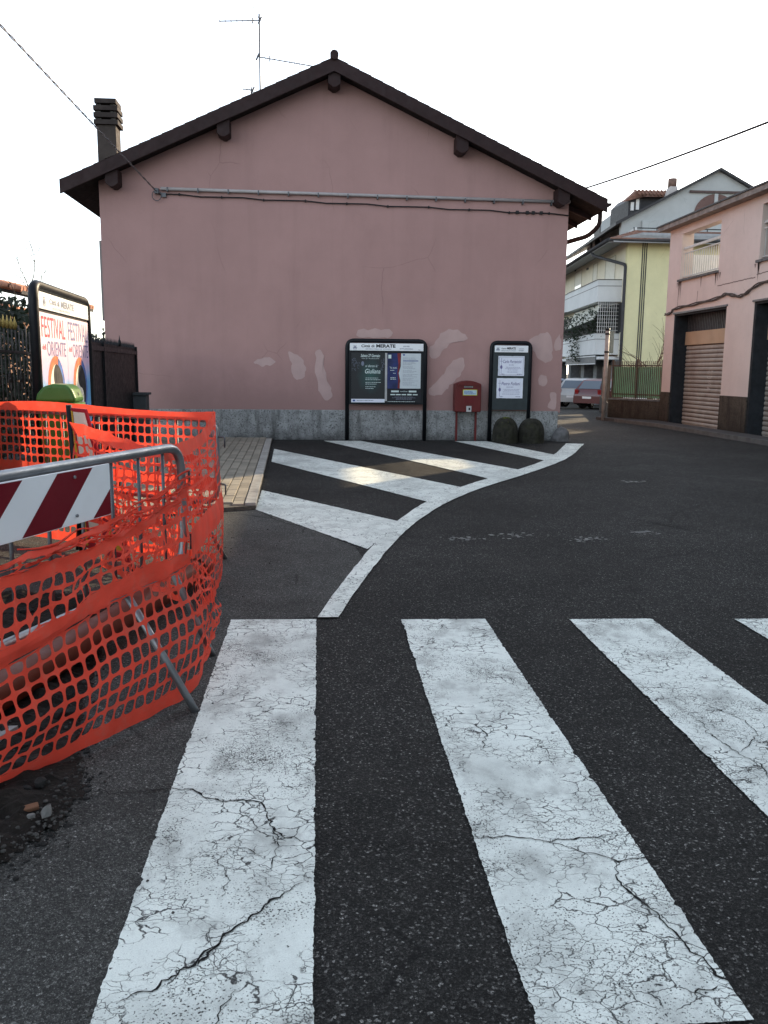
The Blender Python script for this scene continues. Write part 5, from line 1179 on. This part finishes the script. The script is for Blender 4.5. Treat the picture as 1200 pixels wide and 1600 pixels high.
lr = part(lh, 'porch_roof', mat('terracotta_tile', (.3, .2, .1)), lambda b: b.prism([(-11.5, 29.0, 3.72), (-9.98, 29.0, 3.38), (-9.98, 29.0, 3.46), (-11.5, 29.0, 3.82)], (0, 2, 0))); part(lh, 'porch_post', mat('brown_wall', (.2, .1, .1)), lambda b: [b.box(-10.45, -10.2, 29.2, 29.45, 0, 3.42)]); part(lh, 'porch_beam', mat('beam_cream', (.5, .38, .2), .8, var=.2), lambda b: [b.box(-10.4, -9.95, 29.1, 29.2, 3.12, 3.34)])
# bare trees and far crowns
bt = shrub('bare_tree', (-6.9, 26, 0), 1, 2.6, .075, 3, 33, 'bare leafless tree rising behind the poster stand', 'tree', kids=5)
ft = thing('leafy_tree', 'far grey green tree seen above the black gate', 'tree', (-14.9, 60, 0)); fbm = MB(); rr = random.Random(12)
for k in range(26): leaves(fbm, 120, (-15.0 + rr.gauss(0, 1.1), 60 + rr.gauss(0, .8), 2.5 + rr.gauss(0, .7)), .5, .5, .45, .13, rr, 's')
fbm.build('crown', leaf_f, ft); part(ft, 'trunk', bark, lambda b: b.tube([(-14.9, 60, 0), (-14.9, 60, 2.6)], .15, 8))

# overhead cables
def cable(p, q, sag, r_, n=24, twist=0.):
    p, q = Vector(p), Vector(q); return [p.lerp(q, t / n) - Z * sag * 4 * (t / n) * (1 - t / n) for t in range(n + 1)]
b = MB(); base_ = cable((-5.289, 2.03, 7.08), (-3.2, 18.13, 4.94), .03, .01, 220)
b.tube([p + Vector((.010 * math.cos(i * .9), 0, .010 * math.sin(i * .9))) for i, p in enumerate(base_)], .008, 5); b.tube([p - Vector((.010 * math.cos(i * .9), 0, .010 * math.sin(i * .9))) for i, p in enumerate(base_)], .008, 5)
o = b.build('overhead_cable', mat('twisted_cable', (.16, .14, .14), .7, var=.4, scale=30)); setorigin(o, (-3.2, 18.13, 4.94)); tag(o, 'twisted overhead cable running from the pink wall to the upper left', 'cable')
b = MB(); b.tube(cable((7.35, 24.5, 6.50), (8.03, 13.0, 5.70), .06, .01), .024, 6); o = b.build('overhead_cable', wire_m); setorigin(o, (7.35, 24.5, 6.5)); tag(o, 'thin straight overhead wire above the garages at the upper right', 'cable')

up = thing('utility_pole', 'grey concrete pole that carries the twisted cable beyond the left edge', 'pole', (-5.449, 2.03, 0))
part(up, 'shaft', stone_m, lambda b: b.tube([(-5.449, 2.03, -.1), (-5.449, 2.03, 7.58)], [.15, .11], 14)); part(up, 'bracket', zinc_dark, lambda b: b.box(-5.348999999999999, -5.269, 1.9899999999999998, 2.07, 7.03, 7.13))
# ================================================================== ROADWORKS
FA = Vector((-1.05, 2.88, 0)); FD = Vector((.330, .944, 0)); FN = Vector((.944, -.330, 0))
def fq(s_, z, o=0.): return FA + FD * s_ + Z * z + FN * o
def barrier(lab, A, D, N, s0, s1, zt, zb, feet):
    q = lambda s_, z, o=0.: A + D * s_ + Z * z + N * o
    t = thing('crowd_barrier', lab, 'barrier', tuple(q((s0 + s1) / 2, 0)), 'steel crowd barriers')
    loop = rounded([q((s0 + s1) / 2, zt), q(s1, zt), q(s1, zb), q(s0, zb), q(s0, zt), q((s0 + s1) / 2, zt)], .13, 6)
    part(t, 'frame', zinc, lambda b: b.tube(loop, .0205, 12, caps=False))
    n = int((s1 - s0) / .2)
    for k in range(1, n): 
        s_ = s1 - .17 - (k - 1) * .205
        if s_ > s0 + .1: part(t, 'bar', zinc_dark, lambda b: b.tube([q(s_, zb), q(s_, zt)], .0075, 8))
    for a, bb in feet: part(t, 'leg', zinc, lambda b: b.tube([a, bb], .017, 10))
    for z in (zt - .12, zb + .14): part(t, 'hook', zinc_dark, lambda b: b.tube(rounded([q(s1 + .015, z), q(s1 + .075, z), q(s1 + .075, z - .075)], .012, 3), .006, 6))
    return t
fbr = barrier('galvanised crowd barrier in front carrying the red and white striped board', FA, FD, FN, -1.05, 1.235, 1.10, .53,
    [(fq(.72, .53), Vector((-.53, 3.54, .0))), (fq(1.12, .53), Vector((-.545, 4.27, 0))), (fq(-.7, .53), fq(-.75, 0, .32)), (fq(-.7, .53), fq(-.75, 0, -.32))])
BA = Vector((-2.75, 7.57, 0)); BD = (Vector((-.80, 6.25, 0)) - BA).normalized(); BN = Vector((-BD.y, BD.x, 0)) * -1
bbr = barrier('galvanised crowd barrier behind, in front of the green bin', BA, BD, BN, -.55, 2.44, 1.10, .50,
    [(BA + BD * 2.2 + Z * .5, BA + BD * 2.25 + BN * .3), (BA + BD * 2.2 + Z * .5, BA + BD * 2.25 - BN * .3), (BA + BD * .1 + Z * .5, BA + BD * .1 + BN * .3), (BA + BD * .1 + Z * .5, BA + BD * .1 - BN * .3)])
# striped board hung on the front barrier
cb = thing('striped_board', 'red and white striped hazard board hung on the front barrier', 'hazard board', tuple(fq(0, .98, .03)))
def cbox(b, s0, s1, o0, o1, z0, z1): b.prism([fq(s0, z0, o0), fq(s1, z0, o0), fq(s1, z0, o1), fq(s0, z0, o1)], (0, 0, z1 - z0))
bevel(part(cb, 'plate', white_paint, lambda b: cbox(b, -.60, .592, .024, .034, .882, 1.086)), .002)
for k in range(4):
    st_ = .262 - k * .405 if k else .262
    def f(b):
        P = [(st_, 1.082), (st_ + .214, 1.082), (st_ + .006, .886), (st_ - .208, .886)]
        P = [(max(-.596, min(.588, a)), z) for a, z in P]; b.prism([fq(a, z, .0345) for a, z in P], FN * .0008)
    part(cb, 'red_stripe', red_refl, f)
part(cb, 'red_stripe', red_refl, lambda b: b.prism([fq(.588, .886, .0345), fq(.588, .985, .0345), fq(.468, .886, .0345)], FN * .0008))
for s_, z in ((.358, 1.059), (.362, .914), (-.30, 1.059)): part(cb, 'bolt', zinc, lambda b: b.tube([fq(s_, z, .034), fq(s_, z, .041)], .006, 8))
# roadworks sign standing inside the enclosure
rs = thing('roadworks_sign', 'leaning red, white and yellow roadworks sign inside the orange netting', 'road sign', (-1.7, 6.55, 0))
TL, TR, BR, BL = Vector((-1.855, 6.62, 1.16)), Vector((-1.69, 6.405, 1.16)), Vector((-1.33, 6.05, .08)), Vector((-1.83, 6.70, .08))
sn = (BR - BL).cross(TL - BL).normalized()
if sn.y > 0: sn = -sn
def sp_(u, v, o=0.): return (BL.lerp(BR, u)).lerp(TL.lerp(TR, u), v) + sn * o
mat('sign_yellow', (.62, .33, .03), .5, var=.15); part(rs, 'plate', mat('sign_red', (.40, .012, .025), .45, var=.1), lambda b: b.prism([BL, BR, TR, TL], -sn * .012)); part(rs, 'edge_frame', black_metal, lambda b: b.tube([TL + Vector((-.02, .02, .02)), BL + Vector((-.02, .02, -.08))], .022, 8))
part(rs, 'stand_leg', black_metal, lambda b: [b.tube([sp_(.5, .95, -.02), Vector((-1.95, 6.95, 0))], .014, 8), b.tube([sp_(.0, .3, -.02), BL + Vector((-.02, .02, -.08))], .016, 8), b.tube([BR, BR + Vector((.0, 0, -.08))], .016, 8)])
cream = mat('sign_cream', (.74, .60, .50), .5, var=.1)
def sq(u0, u1, v0, v1, o): return [sp_(u0, v0, o), sp_(u1, v0, o), sp_(u1, v1, o), sp_(u0, v1, o)]
part(rs, 'red_field', mat('sign_red', (.45, .015, .03), .45, var=.1), lambda b: b.ngon([sp_(.14, .03, .002), sp_(.98, .03, .002), sp_(.95, .98, .002), sp_(.14, .98, .002)]))
part(rs, 'white_field', cream, lambda b: [b.ngon(sq(.16, .90, .88, .975, .004)), b.ngon([sp_(.20, .67, .004), sp_(.86, .67, .004), sp_(.80, .83, .004), sp_(.20, .83, .004)]), b.ngon([sp_(.20, .44, .004), sp_(.88, .44, .004), sp_(.86, .60, .004), sp_(.20, .60, .004)]), b.ngon(sq(.20, .50, .06, .30, .004))])
part(rs, 'yellow_strip', MATS['sign_yellow'], lambda b: b.ngon(sq(.02, .12, .02, .98, .003)))
part(rs, 'yellow_field', MATS['sign_yellow'], lambda b: b.ngon([sp_(.55, .06, .005), sp_(.95, .06, .005), sp_(.92, .36, .005)]))
# orange pipe and kerb offcuts inside the enclosure
def f(b):
    P = [Vector((-.80, 5.75, .13)), Vector((-.98, 4.9, .13)), Vector((-1.20, 4.05, .12)), Vector((-1.55, 2.6, .12))]; n = 60
    C = [catmull(P, t / n) for t in range(n + 1)]; b.tube(C, .08, 16)
    b.tube([C[0] + (C[0] - C[1]).normalized() * .002, C[0] + (C[0] - C[1]).normalized() * .003], .072, 16, mi=1)
    b.tube([C[3], C[0] + (C[0] - C[1]).normalized() * .001], .094, 16, caps=False)
o = MB(); f(o); o = o.build('orange_pipe', [orange_pipe, ink]); setorigin(o, (-1.0, 4.8, .03)); tag(o, 'long orange plastic pipe lying on the ground inside the netting', 'pipe')
o = MB(); o.prism([(-1.25, 3.3, .035), (-1.19, 3.3, .035), (-1.45, 2.5, .035), (-1.47, 2.5, .035)], (0, 0, .022)); o = o.build('plank', mat('dusty_plank', (.30, .30, .29), .8, var=.2)); setorigin(o, (-1.35, 2.9, .03)); tag(o, 'narrow pale plank on the soil behind the front netting', 'plank')

# ------------------------------------------------------------------ orange safety net
def net_mesh(b, rows, ncell, spec, amp=.02, seed=0, hole=(.41, .40), crumple=None):
    """rows: list (bottom..top) of control polylines; spec: list of (v0,v1,kind,nrows)"""
    RW = [[Vector(p) for p in r] for r in rows]; nr = len(RW)
    def lut(fn):
        N = 60; L = [0.]; q0 = fn(0.)
        for k in range(1, N + 1): q1 = fn(k / N); L.append(L[-1] + (q1 - q0).length); q0 = q1
        T = L[-1] or 1
        def inv(x):
            x *= T
            for k in range(N):
                if L[k + 1] >= x: return (k + (x - L[k]) / max(1e-9, L[k + 1] - L[k])) / N
            return 1.
        return inv
    iu = lut(lambda t: catmull(RW[len(RW) // 2], t))
    iv = lut(lambda t: catmull([catmull(r, .5) for r in RW], t)) if nr > 2 else (lambda t: t)
    cu_, cv_ = {}, {}
    def surf(u, v):
        u = max(0., min(1., u)); v = max(0., min(1., v)); u0, v0_ = u, v
        if u not in cu_: cu_[u] = iu(u)
        if v not in cv_: cv_[v] = iv(v)
        u, v = cu_[u], cv_[v]
        col = [catmull(r, u) for r in RW]; p = catmull(col, v) if nr > 2 else col[0].lerp(col[1], v)
        k = 1.0 + (crumple(u) if crumple else 0)
        q = Vector((u * 11, v * 3.2, seed)); d = Vector((noise.noise(q), noise.noise(q + Vector((9, 0, 0))), noise.noise(q + Vector((0, 9, 0))) * .5)) * amp * k
        q2 = Vector((u * 60, v * 13, seed + 5)); d += Vector((noise.noise(q2), noise.noise(q2 + Vector((7, 0, 0))), noise.noise(q2 + Vector((0, 7, 0))))) * amp * .22 * (k ** 1.3)
        return p + d
    hu, hv = hole; NS = 4
    # outer ring param on the square, inner on a superellipse
    ring_o = []; ring_i = []
    for i in range(16):
        a = 2 * math.pi * (i + .0) / 16; c, s_ = math.cos(a), math.sin(a); k = 1 / max(abs(c), abs(s_)); ring_o.append((.5 * c * k, .5 * s_ * k))
        e = 2 / 3.4; ring_i.append((hu * math.copysign(abs(c) ** e, c), hv * math.copysign(abs(s_) ** e, s_)))
    for v0, v1, kind, n in spec:
        if kind == 'band':
            m_ = ncell; nn = max(1, n)
            for j in range(nn):
                k0 = len(b.v)
                for i in range(m_ * 2 + 1):
                    for vv in (v0 + (v1 - v0) * j / nn, v0 + (v1 - v0) * (j + 1) / nn): b.v.append(tuple(surf(i / (2 * m_), vv)))
                for i in range(m_ * 2): b.f.append((k0 + 2 * i, k0 + 2 * i + 2, k0 + 2 * i + 3, k0 + 2 * i + 1)); b.mi.append(0); b.sm.append(True)
        else:
            for j in range(n):
                for i in range(ncell):
                    uc, vc = (i + .5) / ncell, v0 + (v1 - v0) * (j + .5) / n; du, dv = 1 / ncell, (v1 - v0) / n; k0 = len(b.v)
                    jx = noise.noise(Vector((i * .37, j * .71, seed))) * .04
                    for (x, y_) in ring_o: b.v.append(tuple(surf(uc + x * du, vc + y_ * dv)))
                    for (x, y_) in ring_i: b.v.append(tuple(surf(uc + (x + jx) * du, vc + y_ * dv)))
                    for t in range(16): b.f.append((k0 + t, k0 + (t + 1) % 16, k0 + 16 + (t + 1) % 16, k0 + 16 + t)); b.mi.append(0); b.sm.append(True)
net = thing('safety_net', 'orange plastic safety netting draped around the steel barriers', 'netting', (-.8, 4.5, 0))
# front run, hanging to the ground from the front barrier and round its corner
R0 = [(-1.22, 2.67, .03), (-1.10, 2.84, .03), (-.98, 2.99, .03), (-.86, 3.18, .03), (-.73, 3.38, .03), (-.63, 3.54, .03), (-.575, 3.69, .035), (-.545, 4.05, .05), (-.555, 4.47, .04)]
R1 = [(-1.12, 2.52, .49), (-1.04, 2.76, .48), (-.96, 2.99, .50), (-.86, 3.27, .53), (-.75, 3.58, .54), (-.66, 3.84, .54), (-.60, 3.98, .56), (-.585, 4.12, .52), (-.60, 4.35, .45)]
R2 = [(-1.11, 2.50, .58), (-1.03, 2.74, .58), (-.94, 2.97, .60), (-.85, 3.24, .64), (-.74, 3.55, .66), (-.65, 3.81, .65), (-.60, 3.96, .65), (-.60, 4.10, .60), (-.63, 4.25, .55)]
Rm = [((Vector(a) + Vector(c)) / 2 + FN * .055) for a, c in zip(R0, R1)]
part(net, 'front_netting', net_m, lambda b: net_mesh(b, [R0, Rm, R1], 30, [(0, .10, 'band', 2), (.10, 1., 'cells', 7)], .016, 1, crumple=lambda u: 2.0 if u > .8 else (2.0 * max(0, (u - .68) / .12) if u > .68 else 0)))
R3 = [(-1.11, 2.53, .73), (-1.03, 2.76, .70), (-.95, 2.99, .69), (-.85, 3.27, .71), (-.74, 3.57, .75), (-.65, 3.83, .79), (-.61, 3.98, .82)]
R4 = [(-1.11, 2.55, .80), (-1.03, 2.78, .785), (-.95, 3.01, .775), (-.85, 3.29, .785), (-.745, 3.60, .825), (-.65, 3.86, .875), (-.61, 4.0, .91)]
part(net, 'front_netting', net_m, lambda b: net_mesh(b, [R1[:7], R2[:7], R3, R4], 24, [(0, .05, 'band', 1), (.05, .32, 'band', 3), (.32, .86, 'cells', 3), (.86, 1., 'band', 2)], .012, 2, crumple=lambda u: .4 + 1.2 * u))
# side run from the front corner back to the rear barrier
S0 = [(-.575, 3.95, .30), (-.56, 4.45, .26), (-.60, 5.0, .18), (-.64, 5.5, .10), (-.68, 5.95, .04)]
S1 = [(-.60, 4.00, .58), (-.585, 4.4, .60), (-.585, 5.0, .58), (-.62, 5.55, .55), (-.68, 6.05, .52)]
S2 = [(-.60, 4.00, .70), (-.59, 4.4, .71), (-.60, 5.0, .68), (-.635, 5.55, .66), (-.69, 6.08, .63)]
S3 = [(-.70, 3.92, 1.06), (-.67, 4.4, 1.05), (-.67, 5.0, 1.05), (-.69, 5.55, 1.08), (-.73, 6.12, 1.11)]
S4 = [(-.70, 3.88, 1.12), (-.675, 4.4, 1.095), (-.68, 5.0, 1.095), (-.70, 5.55, 1.12), (-.735, 6.14, 1.17)]
part(net, 'side_netting', net_m, lambda b: net_mesh(b, [S0, S1, S2, S3, S4], 30, [(0, .05, 'band', 1), (.05, .42, 'cells', 6), (.42, .54, 'band', 2), (.54, .93, 'cells', 6), (.93, 1., 'band', 1)], .014, 3))
# rear run along the back barrier
def bk(s_, z, o=.03): return BA + BD * s_ + BN * o + Z * z
ss = (2.46, 2.0, 1.5, 1.0, .5, .0, -.6)
B0 = [bk(s_, .06, .06) for s_ in ss]; B1 = [bk(s_, .5) for s_ in ss]; B2 = [bk(s_, 1.02) for s_ in ss]; B3 = [bk(s_, 1.165 + .02 * math.sin(s_ * 2.4)) for s_ in ss]
part(net, 'rear_netting', net_m, lambda b: net_mesh(b, [B0, B1, B2, B3], 40, [(0, .06, 'band', 1), (.06, .48, 'cells', 7), (.48, .55, 'band', 1), (.55, .94, 'cells', 6), (.94, 1., 'band', 1)], .010, 4))
# loose second layer sagging inside
I0 = [Vector((-1.74, 6.22, .42)), Vector((-1.48, 5.98, .36)), Vector((-1.12, 5.78, .40)), Vector((-.80, 5.95, .48))]; I1 = [Vector((-1.75, 6.25, .78)), Vector((-1.47, 5.96, .74)), Vector((-1.10, 5.74, .70)), Vector((-.80, 5.95, .72))]; I2 = [Vector((-1.77, 6.30, 1.08)), Vector((-1.46, 6.04, 1.02)), Vector((-1.10, 5.84, .93)), Vector((-.82, 6.0, .86))]
part(net, 'loose_netting', net_m, lambda b: net_mesh(b, [I0, I1, I2], 18, [(0, .05, 'band', 1), (.05, .88, 'cells', 8), (.88, 1., 'band', 2)], .03, 6, crumple=lambda u: .3))
J0 = [Vector((-1.50, 5.9, .1)), Vector((-1.15, 5.2, .18)), Vector((-.85, 4.6, .25)), Vector((-.66, 4.15, .3))]; J1 = [Vector((-1.50, 6.0, .75)), Vector((-1.2, 5.3, .70)), Vector((-.9, 4.7, .72)), Vector((-.68, 4.15, .80))]
part(net, 'loose_netting', net_m, lambda b: net_mesh(b, [J0, J1], 20, [(0, .06, 'band', 1), (.06, .55, 'cells', 5), (.55, .66, 'band', 1), (.66, .95, 'cells', 3), (.95, 1, 'band', 1)], .04, 8, crumple=lambda u: .4))
def f(b):   # stretched, twisted strands across the top of the front run
    rr = random.Random(15)
    for k in range(4):
        a = fq(rr.uniform(-.2, .35), rr.uniform(.80, .86), .05); c = fq(1.24, rr.uniform(.88, .98), .035); n = 26; ph = rr.uniform(0, 6)
        P = [a.lerp(c, t / n) + Z * (-.05 * math.sin(math.pi * t / n) * rr.uniform(.9, 1.1) + .012 * math.sin(ph + t * .7)) + FN * (.012 * math.cos(ph + t * .8)) for t in range(n + 1)]
        b.tube(P, [.0022 + .003 * abs(math.sin(ph + t * .45)) for t in range(n + 1)], 5, caps=False)
part(net, 'loose_strand', net_m, f, kind='stuff')
K0 = [fq(-.35, .80, .055), fq(.1, .775, .06), fq(.5, .785, .06), fq(.9, .83, .05), fq(1.24, .90, .035)]; K1 = [fq(-.35, .835, .055), fq(.1, .83, .065), fq(.5, .855, .05), fq(.9, .91, .045), fq(1.24, .965, .035)]
part(net, 'front_netting', net_m, lambda b: net_mesh(b, [K0, K1], 14, [(0, .12, 'band', 1), (.12, .82, 'cells', 2), (.82, 1., 'band', 1)], .02, 12, hole=(.46, .40), crumple=lambda u: .6))
